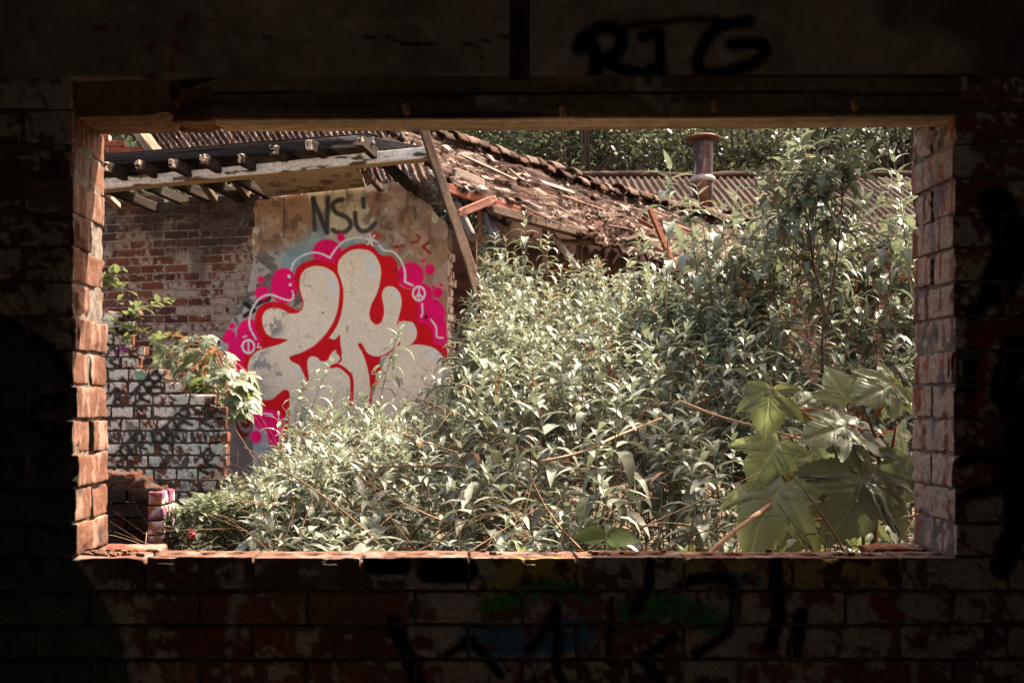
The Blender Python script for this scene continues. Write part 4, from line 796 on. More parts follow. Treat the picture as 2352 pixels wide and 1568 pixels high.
class Acc:
    def __init__(s): s.d = [[] for _ in range(7)]
    def put(s, *a):
        for l, v in zip(s.d, a): l.append(v)
    def flush(s, geo, **k):
        if s.d[0]: leaves(geo, *[np.array(l) for l in s.d], **k)
def shoot(acc, gst, base, tip, leafy, size=1., tint=None, droop=1., side=2, sp=.062, stem_r=.0035, gap=.0):
    """one buddleia shoot: arching stem, opposite drooping leaves in crossed pairs, short side shoots"""
    Ltot = np.linalg.norm(tip-base); mid = base*.45+tip*.55; mid[2] = base[2]*.3+tip[2]*.7; mid[:2] = base[:2]*.65+tip[:2]*.35
    pts = bez(base, mid, tip, 15); d = np.linalg.norm(np.diff(pts, axis=0), axis=1); s = np.concatenate([[0], np.cumsum(d)]); tot = s[-1]
    top = s >= tot-leafy*1.35-.15; pv = pts[top] if top.sum() > 3 else pts[-4:]
    k_ = len(pv); cc = np.linspace(0, 1, k_)[:, None]; tube(gst, pv, np.linspace(stem_r, .0012, k_), np.array([.18, .105, .065])*(1-cc)+np.array([.20, .20, .14])*cc, 4)
    a0 = R.uniform(0, 6.28); pos = tot; j = 0; tn = LG*(1+R.normal(0, .12)) if tint is None else tint*(1+R.normal(0, .12))
    while pos > tot-leafy and pos > .04:
        b = np.array([np.interp(pos, s, pts[:, q]) for q in range(3)]); m = min(1., .30+j*.20); a0 += math.pi/2+R.normal(0, .2)
        if R.random() > gap:
            for sg in (0, math.pi):
                L = .172*size*m*R.uniform(.75, 1.25)*(1-.25*max(0, (tot-pos)/leafy-.5))
                acc.put(b, a0+sg+R.normal(0, .25), (1.15-.16*min(j, 5))*R.uniform(.7, 1.15), (.5+.32*min(j, 5))*R.uniform(.6, 1.4)*droop, L, L*R.uniform(.22, .31), tn*R.uniform(.78, 1.22) if R.random() > .025 else np.array([.20, .11, .055]))
                if j > 2 and side and R.random() < .30*side/2:            # side shoot
                    an = a0+sg; sl = R.uniform(.06, .16)*size; e = b+np.array([math.cos(an)*sl*.7, math.sin(an)*sl*.7, sl*.7])
                    tube(gst, [b, (b+e)/2+[0, 0, -.01], e], [.0018, .0015, .001], (.2, .19, .13), 3)
                    for q in range(3):
                        f = b+(e-b)*(1-.3*q)
                        for s2 in (0, math.pi):
                            L2 = .078*size*(.5+.3*q)*R.uniform(.7, 1.3); acc.put(f, an+q*1.57+s2+R.normal(0, .3), R.uniform(.2, 1.0), R.uniform(.6, 1.5)*droop, L2, L2*R.uniform(.22, .32), tn*R.uniform(.8, 1.2))
        pos -= sp*size*(.55+.15*min(j, 3))*R.uniform(.8, 1.25); j += 1

ENVX = [330, 380, 440, 520, 600, 650, 700, 760, 830, 880, 930, 985, 1020, 1050, 1085, 1130, 1200, 1260, 1330, 1400, 1460, 1520, 1560, 1620, 1700, 1760, 1830, 1900, 1960, 2020, 2080, 2400]
ENVY = [1290, 1215, 1150, 1085, 1062, 1010, 960, 915, 905, 890, 890, 890, 850, 770, 590, 560, 582, 585, 580, 572, 562, 585, 560, 530, 505, 480, 462, 450, 455, 460, 450, 440]
def yback(x): return np.interp(x, [330, 520, 900, 1030, 1060, 1400, 1550, 1700, 2400], [6.6, 7.4, 8.3, 8.5, 8.6, 8.2, 6.2, 5.7, 5.2])
def tipz(x, Y):
    return float(np.squeeze(tipz_(x, Y)))
def tipz_(x, Y0):
    Y = Y0
    t = np.interp(Y+.25*(vn(np.stack([np.atleast_1d((x-CX)*Y/FOC), np.atleast_1d(Y), np.atleast_1d(Y)*0], 1), 1.3, 77)-.5), [2.75, 3.3, 3.9, 4.6, 5.2], [.0, .10, .42, .58, .66]); t = t+(1-t)*np.clip((Y-4.6)/(yback(x)-4.6), 0, 1)
    low = np.interp(x, [400, 560, 700, 1300, 1600, 2400], [1320, 1290, 1255, 1245, 1235, 1190]); Y = np.where(np.asarray(x) < 640, np.minimum(Y, 2.75+(Y-2.75)*np.clip((Y-4.6)/1.6, .15, 1)), Y)
    return EYE-(low+(np.interp(x, ENVX, ENVY)-low)*t-CY)*Y0/FOC
GRP = 'buddleia shrubs filling the yard'
SHR = [(560, 6.9, 'low buddleia at the foot of the stepped wall'), (690, 5.6, 'sparse buddleia with bare twigs in front of the lower mural'), (760, 7.5, 'silvery buddleia rising before the middle of the mural'), (930, 8.0, 'tall thin buddleia with a sprig up the mural right half'),
       (900, 5.6, 'dense low buddleia before the mural foot, above the middle of the sill'), (1010, 4.0, 'small grey buddleia close behind the sill centre'), (620, 4.3, 'dull green low buddleia near the red ball'), (1080, 7.8, 'buddleia growing round the foot of the leaning post'),
       (1230, 8.2, 'pale buddleia under the broken eave of the collapsed shed'), (1180, 6.2, 'bright sunlit buddleia just right of the mural wall end'), (1270, 4.8, 'tangled buddleia with brown flower heads in mid yard'), (1380, 3.5, 'long leaved buddleia nearest to the sill, right of centre'),
       (1400, 7.6, 'buddleia in front of the long red purlin of the shed'), (1420, 6.1, 'bright silvery buddleia below the mossy roof slope'), (1560, 5.7, 'buddleia with one tall spire left of the flue'), (1530, 4.5, 'grey buddleia left of the sycamore, halfway up'), (1640, 3.6, 'shaded buddleia left of the sycamore foot'),
       (1720, 5.4, 'buddleia with upright tips before the corrugated roof'), (1740, 4.3, 'dense buddleia above the sycamore left leaves'), (2000, 5.2, 'buddleia with pale tips beside the right brick reveal'), (1980, 4.1, 'buddleia just above the sycamore beside the right reveal'), (2150, 4.8, 'buddleia half hidden behind the right brick reveal')]
cen = np.array([P(x, CY, Y)[:2] for x, Y, _ in SHR]); roots = []; A = [Acc() for _ in SHR]; G = [Geo() for _ in SHR]; H = [Geo() for _ in SHR]
for (x, Y, lb), c in zip(SHR, cen): roots.append(thing('buddleia', lb, 'shrub', (c[0], c[1], GZ), GRP))
def base_of(i, xy): b = cen[i]+.45*(xy-cen[i])+R.normal(0, .05, 2); return np.array([b[0], b[1], float(ground_z(np.array([b[0]]), np.array([b[1]]))[0])])
def sprout(X, Y, z, **k):
    if CX+X/Y*FOC > 1650 and Y < 3.3: return
    i = int(np.argmin(np.hypot(cen[:, 0]-X, cen[:, 1]-Y)+R.normal(0, .08, len(cen)))); tip = np.array([X, Y, z])
    shoot(A[i], G[i], base_of(i, np.array([X, Y])), tip, **k); return i
cand = 0
for _ in range(9000):
    Y = math.sqrt(R.uniform(2.85**2, 8.6**2)); X = (R.uniform(380, 2420)-CX)*Y/FOC; x = CX+X/Y*FOC
    if Y > yback(x): continue
    if R.random() > np.interp(Y, [2.8, 4, 6, 8.6], [.17, .21, .17, .13])*(2.1 if x > 1480 and Y > yback(x)-1.1 else 1): continue
    z = tipz(x, Y)+R.normal(0, .07)-.10*R.random()
    if z < GZ+.10: continue
    if Y < 4.0 and R.random() < .62: continue
    if x < 575 and Y < 6.35: continue
    if x < 1000 and Y > 6 and R.random() < .25: continue
    sprout(X, Y, z, leafy=R.uniform(.36, .6), size=R.uniform(.62, 1.22)*np.interp(Y, [3, 5, 8], [.95, 1., .86]), gap=.12); cand += 1
print('shoots', cand)
for x, y, Y, k in [(922, 748, 7.0, 1.), (1035, 830, 7.6, .9), (762, 832, 6.6, 1.), (700, 878, 6.6, .9), (640, 955, 6.0, .9), (1205, 495, 8.3, 1.1), (1098, 555, 8.5, 1.), (1160, 545, 8.4, 1.), (1260, 540, 8.4, .9), (1540, 368, 4.9, 1.15), (1600, 430, 5.2, 1.), (1575, 460, 5.2, 1.), (1655, 470, 5.3, 1.), (1690, 445, 5.4, 1.), (1790, 420, 5.2, 1.),
                   (1812, 345, 5.0, 1.1), (1838, 305, 4.9, 1.1), (1852, 300, 5.1, 1.1), (1745, 420, 5.2, 1.), (1985, 455, 4.8, 1.), (2050, 355, 4.8, 1.1), (2062, 400, 4.9, 1.), (1900, 430, 4.9, 1.), (1420, 880, 3.2, 1.0), (1450, 900, 3.25, 1.1), (1220, 905, 3.6, 1.), (1370, 1000, 3.1, 1.), (1120, 1090, 3.4, .95), (850, 1010, 4.4, 1.), (1640, 1030, 3.3, 1.), (1590, 1090, 3.3, .9), (1380, 1110, 3.0, .8), (1480, 540, 6.6, 1.), (1710, 780, 4.2, 1.1)]:
    p = P(x, y, Y); sprout(p[0], Y, p[2], leafy=.5, size=k, side=1)
# the tall one, with shade put into its leaf tint
td = thing('shade_tinted_buddleia', 'tall buddleia with shade tinted into its leaves, standing well above the others near the right reveal', 'shrub', (P(1900, 0, 4.55)[0], 4.55, GZ))
ad = Acc(); gd_ = Geo()
forks = [P(1890, 760, 4.55), P(1868, 620, 4.52), P(1925, 560, 4.55), P(1800, 560, 4.45), P(1935, 450, 4.5), P(1850, 480, 4.5)]
for a_, b_, r0, r1 in [(np.array(td['at']), forks[0], .009, .007), (forks[0], forks[1], .006, .005), (forks[0], forks[2], .006, .005), (forks[1], forks[3], .005, .003), (forks[2], forks[4], .005, .003), (forks[1], forks[5], .005, .003)]:
    tube(gd_, bez(a_, (a_+b_)/2+R.normal(0, .03, 3), b_, 8), np.linspace(r0, r1, 8), (.12, .075, .05), 6)
for k in range(44):
    f = forks[1+k % 5]; d = R.normal(0, 1, 3)*np.array([.20, .14, .12])+np.array([0, 0, .16]); tip = f+d
    if tip[2] > P(0, 330, 4.5)[2]: continue
    shoot(ad, gd_, f, tip, leafy=.35, size=R.uniform(.6, .85), tint=np.array([.11, .13, .09])*R.uniform(.6, 1.5), droop=.95, side=0, stem_r=.003, sp=.075)
for x, y in ((1935, 285), (1955, 300), (1905, 330), (1838, 305), (1980, 380), (1880, 370)): shoot(ad, gd_, forks[4 if x > 1890 else 5], P(x, y, 4.5), leafy=.42, size=.9, tint=np.array([.13, .155, .105]), droop=1., side=0)
g = Geo(); ad.flush(g); g.build('foliage', M_bud, td); gd_.build('stem', M_stem, td)
# dead flower heads
for k in range(60):
    x = R.uniform(1080, 2080); Y = R.uniform(4.2, yback(x)); z = tipz(x, Y)-R.uniform(0, .2); p = np.array([(x-CX)*Y/FOC, Y, z]); i = int(np.argmin(np.hypot(cen[:, 0]-p[0], cen[:, 1]-Y)))
    a = R.uniform(0, 6.28); d = np.array([math.cos(a)*.6, math.sin(a)*.6, R.uniform(.1, .9)]); d /= np.linalg.norm(d); L = R.uniform(.07, .14); g = Geo()
    for q in range(46):
        t = R.random(); o_ = R.normal(0, 1, 3); o_ /= np.linalg.norm(o_); c = p+d*L*t+o_*.016*(1-.6*t)*R.random(); s = R.uniform(.0035, .007); V, N, F = rbox(s, s, s*1.5, s*.3, s); g.add(V+c, F, np.array([.26, .115, .055])*R.uniform(.5, 1.4))
    g.build('dead_flower_head', M_stem, roots[i], False)
for i, rt in enumerate(roots):
    g = Geo(); A[i].flush(g); g.build('foliage', M_bud, rt); G[i].build('stems', M_stem, rt)
# undergrowth and twigs (nobody could count them)
acc = Acc(); g = Geo()
for _ in range(5200):
    Y = 2.72+R.random()**1.1*4.3; x = R.uniform(372, 2350); X = (x-CX)*Y/FOC; gz = float(GZ+.03); z = gz+abs(R.normal(0, .12))*np.interp(x, [372, 520, 800, 1500], [.7, 1, 1.2, 1.9])+.02
    if z > tipz(x, Y): continue
    if x < 540 and (Y > 5.6 and R.random() < .75 or z > EYE-(1215-CY)*Y/FOC): continue
    L = R.uniform(.025, .07); acc.put(np.array([X, Y, z]), R.uniform(0, 6.28), R.uniform(-.2, .9), R.uniform(.3, 1.4), L, L*R.uniform(.35, .6), np.array([.06, .075, .04])*R.uniform(.5, 1.4))
for _ in range(2600):
    x = R.uniform(378, 600); y = 1140+abs(R.normal(0, 60))+max(0, 470-x)*.45; Y = R.uniform(5.2, 6.25)
    if y > 1275 or (abs(x-440) < 24 and y > 1200): continue
    p = P(x, y, Y)
    if p[2] < GZ+.01: continue
    L = R.uniform(.035, .085); acc.put(p, R.uniform(0, 6.28), R.uniform(-.2, .9), R.uniform(.3, 1.4), L, L*R.uniform(.3, .55), np.array([.10, .115, .065])*R.uniform(.5, 1.4))
acc.flush(g, segs=3); o = g.build('undergrowth', M_tree); o['kind'] = 'stuff'
g = Geo()
for _ in range(2600):
    Y = 2.75+R.random()**.9*4.6; x = R.uniform(390, 2350); X = (x-CX)*Y/FOC; z = GZ+.02+R.random()*max(.05, (tipz(x, Y)-GZ)*.85)*(1 if x > 560 else .3); L = R.uniform(.12, .55); a = R.uniform(0, 6.28); e = R.normal(.15, .45)
    d = np.array([math.cos(a)*math.cos(e), math.sin(a)*math.cos(e), math.sin(e)])*L; p = np.array([X, Y, z]); b = p+d; b[2] = max(b[2], GZ+.02)
    tube(g, bez(p, (p+b)/2+R.normal(0, .12, 3)*L, b, 6), np.linspace(.0028, .001, 6)*R.uniform(.5, 1.4), np.array([[.17, .095, .055], [.10, .055, .033], [.24, .15, .09]][int(R.integers(3))])*R.uniform(.6, 1.2), 4)
o = g.build('dead_twigs', M_stem); o['kind'] = 'stuff'
for pts, r_, nm in [([(1610, 1290, 2.95), (1680, 1225, 3.0), (1760, 1165, 3.1), (1830, 1110, 3.3)], .007, 'thick pale dead cane slanting up to the sycamore'), ([(1560, 920, 3.6), (1650, 955, 3.5), (1760, 985, 3.4), (1850, 1010, 3.4)], .004, 'thin brown dead cane lying across the shrubs left of the sycamore'), ([(1240, 1060, 3.3), (1330, 1040, 3.3), (1420, 1000, 3.4), (1520, 960, 3.5)], .004, 'long thin brown cane rising across the shrubs above the sill middle')]:
    g = Geo(); tube(g, np.array(crom([tuple(P(*q)) for q in pts], 6, False)), r_, (.45, .28, .19), 7, .0015); tag(g.build('dead_cane', M_stem), nm, 'stick', 'dead canes')

# ---------------------------------------------------------------- big sycamore leaves
HALF = [(0, 0), (.10, -.09), (.24, -.13), (.42, -.13), (.54, -.06), (.46, .06), (.39, .15), (.48, .21), (.60, .33), (.68, .52), (.54, .52), (.42, .50), (.31, .49), (.33, .60), (.25, .74), (.13, .84), (0, 1.02)]
def outline(serr=.014, per=5):
    o = []
    for (a, b), (c, d) in zip(HALF[:-1], HALF[1:]):
        L = math.hypot(c-a, d-b); n = max(2, int(L*per*6))
        for k in range(n):
            t = k/n; nx, ny = (d-b)/L, -(c-a)/L; s = serr*(1 if k % 2 else -.6)*(0 if (a, b) == (0, 0) else 1); o.append((a+(c-a)*t+nx*s, b+(d-b)*t+ny*s))
    o = o+[(0, 1.02)]; return o+[(-x, y) for x, y in o[-2:0:-1]]
OUT = np.array(outline()); VEIN = [((0, 0), (0, 1.0)), ((0, 0), (.60, .46)), ((0, 0), (-.60, .46)), ((0, 0), (.44, -.04)), ((0, 0), (-.44, -.04))]
def big_leaf(geo, base, d, nh, L, col, droop=.35, pleat=.03, rings=9, seed=0, curl=.0):
    c0 = np.array([0, .22]); t = np.linspace(0, 1, rings+1)[1:]; q = c0+(OUT-c0)*t[:, None, None]; q = np.concatenate([[c0], q.reshape(-1, 2)]); m = len(OUT)
    x, y = q[:, 0], q[:, 1]; r2 = x*x+(y)**2
    vd = np.min([pdist(x, y, [a, b]) for a, b in VEIN], 0)
    z = -droop*r2*.6-curl*x*x+pleat*(1-sst(0, .09, vd))*-1+.035*(vn(np.stack([x+seed*3.1, y, x*0], 1), 7, seed)-.5)+.03*(vn(np.stack([x+seed*1.7, y, x*0], 1), 2.5, seed+4)-.5)*2*np.sqrt(r2)
    z = z+.006*np.cos((y-np.abs(x)*.75)*18*math.pi)*sst(.1, .3, np.sqrt(r2))
    tip = sst(.45, 1., np.sqrt(r2)); z = z-droop*tip*.25
    d = d/np.linalg.norm(d); s = np.cross(d, nh); s /= np.linalg.norm(s); n_ = np.cross(s, d)
    V = base+L*(x[:, None]*s+y[:, None]*d+z[:, None]*n_)
    a = np.arange(m); b = (a+1) % m; F = [np.stack([np.zeros(m, int), 1+a, 1+b], 1)]+[np.stack([1+k*m+a, 1+(k+1)*m+a, 1+(k+1)*m+b, 1+k*m+b], 1) for k in range(rings-1)]
    c = np.asarray(col)*(.85+.3*vn(np.stack([x+seed, y, x*0], 1), 5, seed+2))[:, None]
    c = mix(c, np.asarray(col)*1.8+.02, (1-sst(.006, .016, vd))*.8)
    sec = np.abs(((y-np.abs(x)*.75)*9) % 1-.5); c = mix(c, np.asarray(col)*1.35, (sst(.44, .5, sec))*.5)
    geo.add(V, [f[:, ::-1] for f in F], c)
def place(geo, gp, bx, by, tx, ty, Y, L, sg, nh, col, sx, sy, sY, seed, **k):
    b = P(bx, by, Y); e = P(tx, ty, Y)-b; h = np.linalg.norm(e); L = h*1.2; nh = (nh[0]*1.2+R.normal(0, .2), -.78, .66+R.normal(0, .2)); dy = .25*h*sg; L *= .98; d = e+np.array([0, dy, 0])
    big_leaf(geo, b, d, np.array(nh, float), L, col, seed=seed, **k)
    if gp is not None:
        a = P(sx, sy, sY); tube(gp, bez(a, (a+b)/2+np.array([0, 0, .02]), b, 8), np.linspace(.0028, .002, 8), (.42, .10, .045), 6)
sy = thing('sycamore_sapling', 'young sycamore with broad lobed leaves on red stalks close outside the right reveal', 'sapling', P(2005, 1330, 3.15))
g = Geo(); gs_ = Geo(); gp = gs_; GR = np.array([.15, .172, .095]); SHADE_GR = np.array([.075, .092, .055]); UP = (0, -.35, .94)  # second green is the leaf colour darkened for leaves lying in shade
for i, q in enumerate([(1948, 925, 1915, 845, .165, 1, (0, -.85, .5), GR, 1985, 960), (1772, 890, 1745, 985, .155, -1, (-.3, -.6, .7), GR, 1900, 1000), (1946, 976, 1842, 1000, .155, -1, (-.1, -.5, .86), GR, 1990, 1000), (1950, 978, 2035, 1035, .15, -1, (.2, -.75, .6), SHADE_GR, 1990, 1000),
                       (1791, 1012, 1722, 1105, .15, -1, (-.1, -.9, .45), GR, 1940, 990), (2008, 1068, 1905, 1220, .235, -1, (-.1, -.9, .4), SHADE_GR, 2005, 1100), (2015, 1075, 2040, 1180, .15, -1, (.3, -.85, .4), SHADE_GR, 2005, 1100), (1800, 1105, 1690, 1235, .19, -1, (-.45, -.8, .4), GR, 1905, 1062),
                       (1905, 1064, 1835, 1135, .15, 1, (0, -.8, .6), GR, 2000, 1080), (2055, 880, 1962, 915, .16, -1, (.1, -.45, .9), GR, 2010, 960), (2075, 890, 2040, 955, .15, 1, (.2, -.7, .7), GR, 2010, 960), (2085, 1050, 2055, 1150, .15, -1, (0, -.8, .6), SHADE_GR, 2015, 1090),
                       (1850, 1195, 1790, 1260, .145, -1, (0, -.8, .6), GR, 2000, 1200), (1905, 1180, 1875, 1270, .16, 1, (.1, -.8, .6), GR, 2000, 1200), (1985, 1180, 1975, 1262, .15, 1, (0, -.8, .6), GR, 2005, 1190), (1830, 940, 1890, 905, .14, 1, (.2, -.6, .8), GR, 1985, 960), 
                       (2040, 1190, 2080, 1250, .14, 1, (0, -.7, .7), GR, 2005, 1190), (2060, 990, 2090, 1060, .15, 1, (0, -.8, .6), GR, 2005, 1010), (1960, 1090, 1900, 1190, .17, 1, (0, -.9, .4), GR, 2000, 1100)]):
    bx, by, tx, ty, L, sg, nh, col, sx, sy_ = q; col = col*R.uniform(.7, 1.35); place(g, gp, bx, by, tx, ty, 3.06+.03*(i % 5)+(.12 if sg > 0 else 0), L, sg, nh, col, sx, sy_, 3.16, i, droop=.16 if i not in (1, 7) else .5)
tube(gs_, [P(2003, 1330, 3.15), P(2010, 1200, 3.15), P(2022, 1080, 3.17), P(2010, 1000, 3.16), P(1985, 940, 3.16)], [.012, .0105, .009, .006, .003], (.16, .10, .06), 8); tube(gs_, [P(1985, 1330, 3.2), P(1982, 1200, 3.2), P(1978, 1110, 3.2)], [.006, .005, .003], (.15, .12, .06), 6); tube(gs_, [P(2040, 1080, 3.15), P(2060, 970, 3.1)], [.008, .003], (.14, .08, .05), 6)
g.build('foliage', M_syc, sy); gs_.build('trunk', M_stem, sy)
s2 = thing('sycamore_seedling', 'bright green sycamore seedling behind the stepped wall, before the mural left edge', 'sapling', P(480, 1150, 6.9))
g = Geo(); gs_ = Geo(); gp = gs_
tr = [P(480, 1150, 6.9), P(478, 1000, 6.9), P(485, 880, 6.85), P(492, 800, 6.8)]; tube(gs_, tr, [.012, .01, .007, .003], (.17, .10, .06), 6)
for i in range(92):
    if i < 60: a = R.uniform(0, 6.28); rr = R.random()**.6; x, y = 492+92*rr*math.cos(a), 868+72*rr*math.sin(a)+.25*max(0, 92*rr*math.cos(a))
    elif i < 84: x, y = R.uniform(365, 480), 755+(R.random())*80
    else: x, y = R.uniform(530, 575), R.uniform(880, 945)
    Y = 6.75+R.normal(0, .16); b = P(x, y, Y); a = math.atan2(R.normal(0, .8)-.5, (x-490)/60.+R.normal(0, .5)); d = np.array([math.cos(a), math.sin(a)*.8, R.uniform(-.9, -.1)])
    big_leaf(g, b, d, np.array([R.normal(0, .3), -.35+R.normal(0, .3), .85]), R.uniform(.085, .135), np.array([.12, .145, .065])*R.uniform(.7, 1.25), rings=4, seed=i, droop=.4)
    k = int(R.integers(1, 4)); tube(gp, bez(tr[k], (tr[k]+b)/2+[0, 0, .03], b, 5), .0022, (.30, .12, .06), 4)
g.build('foliage', M_syc, s2); gs_.build('stem', M_stem, s2)
def seedling(nm, lb, cat, at, paths, L0, wr, col, mat=None, sp=.035, group=None):
    rt = thing(nm, lb, cat, at, group); acc = Acc(); gs_ = Geo()
    for pts in paths:
        pp = np.array(crom([tuple(P(*q)) for q in pts], 8, False)); tube(gs_, pp, np.linspace(.004, .0012, len(pp)), (.2, .14, .08), 4)
        d = np.linalg.norm(np.diff(pp, axis=0), axis=1); s = np.concatenate([[0], np.cumsum(d)]); p = s[-1]; k = 0; dirv = pp[-1]-pp[-2]; aw = math.atan2(dirv[1], dirv[0])
        while p > s[-1]*.12:
            b = np.array([np.interp(p, s, pp[:, j]) for j in range(3)]); L = L0*R.uniform(.7, 1.2)*min(1, .6+.2*k); acc.put(b, aw+(1 if k % 2 else -1)*R.uniform(.4, 1.3), R.uniform(-.1, .9), R.uniform(.3, 1.0), L, L*wr, col*R.uniform(.8, 1.25)); p -= sp*R.uniform(.7, 1.3); k += 1
    g = Geo(); acc.flush(g, fold=.2); g.build('foliage', mat or M_syc, rt); gs_.build('stem', M_stem, rt)
seedling('elm_seedling', 'small seedling with oval leaves growing on top of the stepped wall', 'seedling', P(285, 780, 6.5), [[(270, 790, 6.5), (300, 730, 6.5), (345, 700, 6.45), (398, 690, 6.4)], [(270, 790, 6.5), (310, 720, 6.5), (318, 690, 6.5), (312, 672, 6.5)], [(260, 790, 6.5), (300, 760, 6.4), (350, 770, 6.35), (372, 800, 6.3)], [(250, 790, 6.5), (280, 755, 6.4), (310, 745, 6.4)], [(250, 770, 6.5), (275, 740, 6.5), (300, 715, 6.4)], [(240, 780, 6.5), (270, 770, 6.4), (300, 785, 6.3)], [(240, 800, 6.5), (265, 760, 6.5), (262, 735, 6.4)]], .095, .5, np.array([.10, .12, .065]), sp=.026)
seedling('elm_branch', 'leafy twig reaching in from beyond the left reveal over the brickwork', 'branch', P(215, 640, 6.2), [[(200, 655, 6.2), (240, 650, 6.2), (265, 630, 6.2), (285, 615, 6.2)], [(220, 652, 6.2), (250, 655, 6.2), (280, 665, 6.2), (282, 700, 6.2)], [(225, 650, 6.2), (250, 635, 6.2), (262, 612, 6.2)], [(225, 655, 6.2), (262, 660, 6.2), (290, 655, 6.15)]], .095, .45, np.array([.10, .12, .065]), sp=.025)
g = Geo(); B = np.array([P(1392, 1236, 2.78)]*2+[P(1400, 1250, 2.74)]); leaves(g, B, np.array([2.75, -.15, -1.2]), np.array([.3, .2, .2]), np.array([.7, .6, .8]), np.array([.095, .095, .07]), np.array([.056, .058, .04]), np.tile([.10, .135, .055], (3, 1)), segs=10, fold=.15, roll=np.array([1.05, -1.0, .8]))
gs_ = Geo(); tube(gs_, [P(1392, 1330, 2.82), P(1392, 1285, 2.8), P(1393, 1234, 2.78)], .002, (.2, .2, .08), 5); rt = thing('bramble_sprig', 'pair of broad toothed bramble leaves poking up just behind the sill', 'bramble', P(1392, 1330, 2.8)); g.build('foliage', M_syc, rt); gs_.build('stem', M_stem, rt)
for x, lb in [(1578, 'pointed weed sprouting behind the sill left of the sycamore'), (1197, 'single upright weed behind the middle of the sill')]:
    g = Geo(); n = 7 if x > 1300 else 4; a = np.linspace(0, 6.28, n+1)[:-1]+.4; leaves(g, np.tile(P(x, 1278, 2.72), (n, 1)), a, R.uniform(.7, 1.3, n), np.full(n, .4), R.uniform(.035, .06, n), np.full(n, .014), np.tile([.15, .19, .075], (n, 1))); tag(g.build('weed', M_syc), lb, 'weed', 'weeds behind the sill')
# creeper behind the broken eaves
seedling('creeper', 'bunch of pale leaves hanging in the gap under the white fascia', 'creeper', P(425, 440, 10), [[(390, 425, 10), (415, 440, 10), (425, 462, 10)], [(440, 425, 10), (430, 445, 10), (420, 465, 10)], [(400, 430, 10), (440, 440, 10), (455, 450, 10)], [(450, 420, 10), (410, 430, 10), (395, 450, 10)], [(470, 425, 10), (440, 432, 10), (428, 455, 10)]], .10, .45, np.array([.16, .18, .09]), sp=.03)
seedling('roof_buddleia', 'young buddleia rooted on the wall top beside the leaning post', 'shrub', P(1000, 470, 8.9), [[(1015, 480, 8.8), (1002, 440, 8.8), (992, 385, 8.8)], [(1010, 480, 8.8), (1000, 450, 8.75), (988, 420, 8.75)], [(1012, 480, 8.8), (1012, 450, 8.8), (1020, 415, 8.8)], [(1010, 485, 8.8), (1018, 460, 8.75), (1028, 450, 8.75)]], .075, .3, LG*1.05, M_bud, .03)

# ---------------------------------------------------------------- trees on the bank behind
def tree(x, Y, h, rx, lb, tint, n=9000, z0=None):
    X = (x-CX)*Y/FOC; zb = (.6+max(0, Y-20)*.06) if z0 is None else z0; rt = thing('tree', lb, 'tree', (X, Y, zb), 'trees on the bank behind the yard')
    gt_ = Geo(); tp = np.array([X, Y, zb+h*.8]); tube(gt_, bez(np.array([X, Y, zb]), np.array([X+R.normal(0, .4), Y, zb+h*.4]), tp, 8), np.linspace(.08, .02, 8), (.07, .05, .04), 7); acc_B = []
    nb = 46
    for k in range(nb):
        d = R.normal(0, 1, 3); d /= np.linalg.norm(d); d[1] *= .8; c = np.array([X, Y, zb+h*.58])+d*np.array([rx, rx, h*.42])*R.uniform(.45, 1.)
        s = np.array([X, Y, zb+h*R.uniform(.2, .6)]); tube(gt_, bez(s, (s+c)/2+[0, 0, .4], c, 5), np.linspace(.06, .012, 5), (.07, .05, .04), 4)
        m = n//nb; rr = R.uniform(.7, 1.5); o_ = R.normal(0, 1, (m, 3)); o_ /= np.linalg.norm(o_, axis=1, keepdims=True); acc_B.append(c+o_*rr*np.array([1, 1, .65])*(R.random((m, 1))**.45))
    B = np.concatenate(acc_B); m = len(B); L = R.uniform(.10, .20, m)*(1 if Y < 40 else 2.); g = Geo()
    leaves(g, B, R.uniform(0, 6.28, m), R.uniform(-.7, .6, m), R.uniform(0, .8, m), L, L*.62, np.asarray(tint)*R.uniform(.65, 1.35, (m, 1)), segs=2, fold=.1)
    g.build('crown', M_tree, rt); gt_.build('trunk', M_stem, rt)
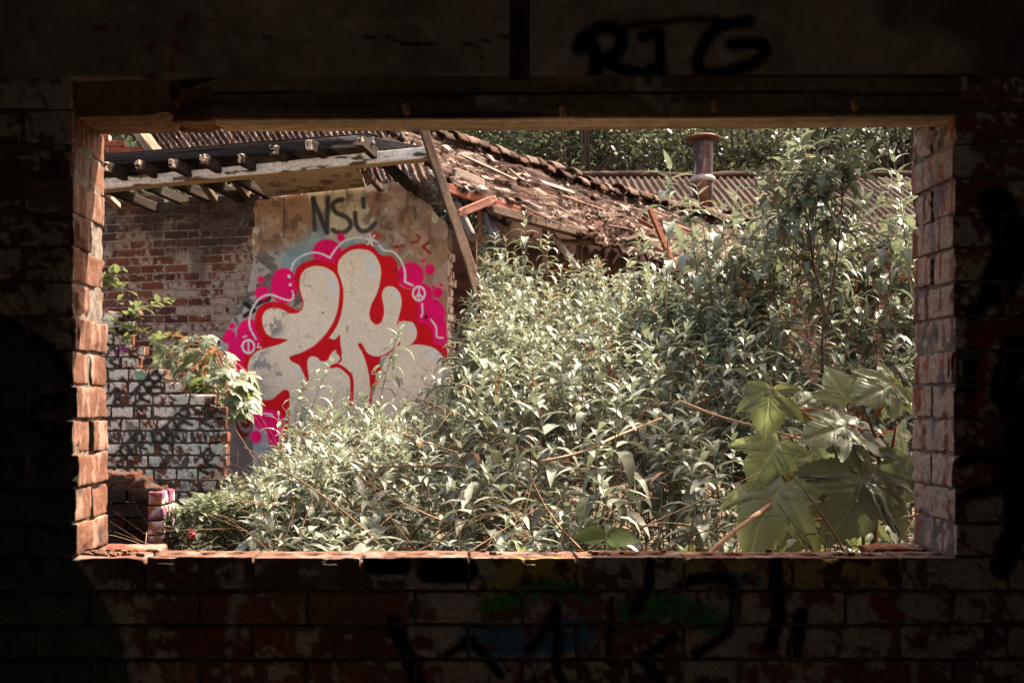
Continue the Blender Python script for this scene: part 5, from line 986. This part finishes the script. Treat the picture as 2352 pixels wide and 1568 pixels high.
for i, (x, Y, h, rx, lb, c) in enumerate([(1010, 27, 11.5, 3.2, 'dark tree just over the high end of the mossy ridge', 0), (1250, 25.5, 11.5, 3.3, 'dense mid green tree above the middle of the mossy ridge', 0), (1340, 23, 9.5, 2.4, 'pale green rounded tree left of the flue', 1), (1560, 26, 11.5, 3.4, 'dark tree right behind the flue', 0),
                                          (1700, 23, 8.8, 2.0, 'light green tree just right of the flue', 1), (1850, 26, 11.5, 3.3, 'dark tree behind the tall shade-tinted buddleia', 2), (2080, 25, 11.5, 3.2, 'dark tree beside the top of the right reveal', 2), (2330, 27, 12, 3.5, 'tree hidden mostly by the right reveal', 2),
                                          (1130, 33, 14.5, 4.2, 'taller tree on the bank, above the mossy ridge start', 2), (1430, 34, 14.5, 4.2, 'taller dark tree on the bank, left of the flue', 2), (1740, 34, 14.5, 4.2, 'taller dark tree on the bank, right of the flue', 2), (2040, 34, 14.5, 4.2, 'taller tree on the bank near the right reveal', 2), (840, 30, 14, 4., 'tree behind the rafters above the mural', 2), (420, 22, 11, 3.6, 'tree glimpsed past the brick stack at upper left', 0), (120, 24, 12, 4., 'tree hidden behind the left reveal', 2)]):
    tree(x, Y, h, rx, lb, [(.055, .065, .042), (.17, .18, .125), (.045, .052, .036)][c], n=11000 if Y < 30 else 10000)
# an added, unseen tree beyond the right reveal, crown placed to shade sill and shrubs
rt = thing('tree', 'mature tree hidden beyond the right reveal, shading the near shrubs', 'tree', (4.3, 5.4, GZ), 'trees on the bank behind the yard')
gt_ = Geo(); tube(gt_, bez(np.array([4.3, 5.4, GZ]), np.array([4.5, 5.4, 3.]), np.array([4.0, 5.1, 6.4]), 9), np.linspace(.16, .04, 9), (.08, .06, .045), 8); Bs = []
for k in range(40):
    c = np.array([R.normal(2.62, .22), R.normal(3.5, .16), R.normal(4.3, .2)]) if k < 14 else np.array([R.uniform(1.6, 3.9), R.uniform(5.0, 5.9), R.uniform(6.1, 6.7)])
    tube(gt_, bez(np.array([4.35, 5.35, 3.6]), np.array([(3.6+c[0])/2, (5.2+c[1])/2, max(4.2, c[2]-.6)]), c, 7), np.linspace(.035, .008, 7), (.08, .06, .045), 4)
    m = 45 if k < 14 else 20; o_ = R.normal(0, 1, (m, 3)); o_ /= np.linalg.norm(o_, axis=1, keepdims=True); Bs.append(c+o_*R.uniform(.2, .42)*R.random((m, 1))**.45)
B = np.concatenate(Bs); m = len(B); L = R.uniform(.09, .16, m); g = Geo(); leaves(g, B, R.uniform(0, 6.28, m), R.uniform(-.7, .5, m), R.uniform(0, .8, m), L, L*.8, np.array([.08, .10, .05])*R.uniform(.7, 1.3, (m, 1)), segs=3, fold=.1)
g.build('crown', M_tree, rt); gt_.build('trunk', M_stem, rt)
for x in range(-100, 2700, 330): tree(x, 46, 19, 6.5, 'far dark tree filling the bank behind the nearer trees', (.032, .04, .026), 9000, 3.)
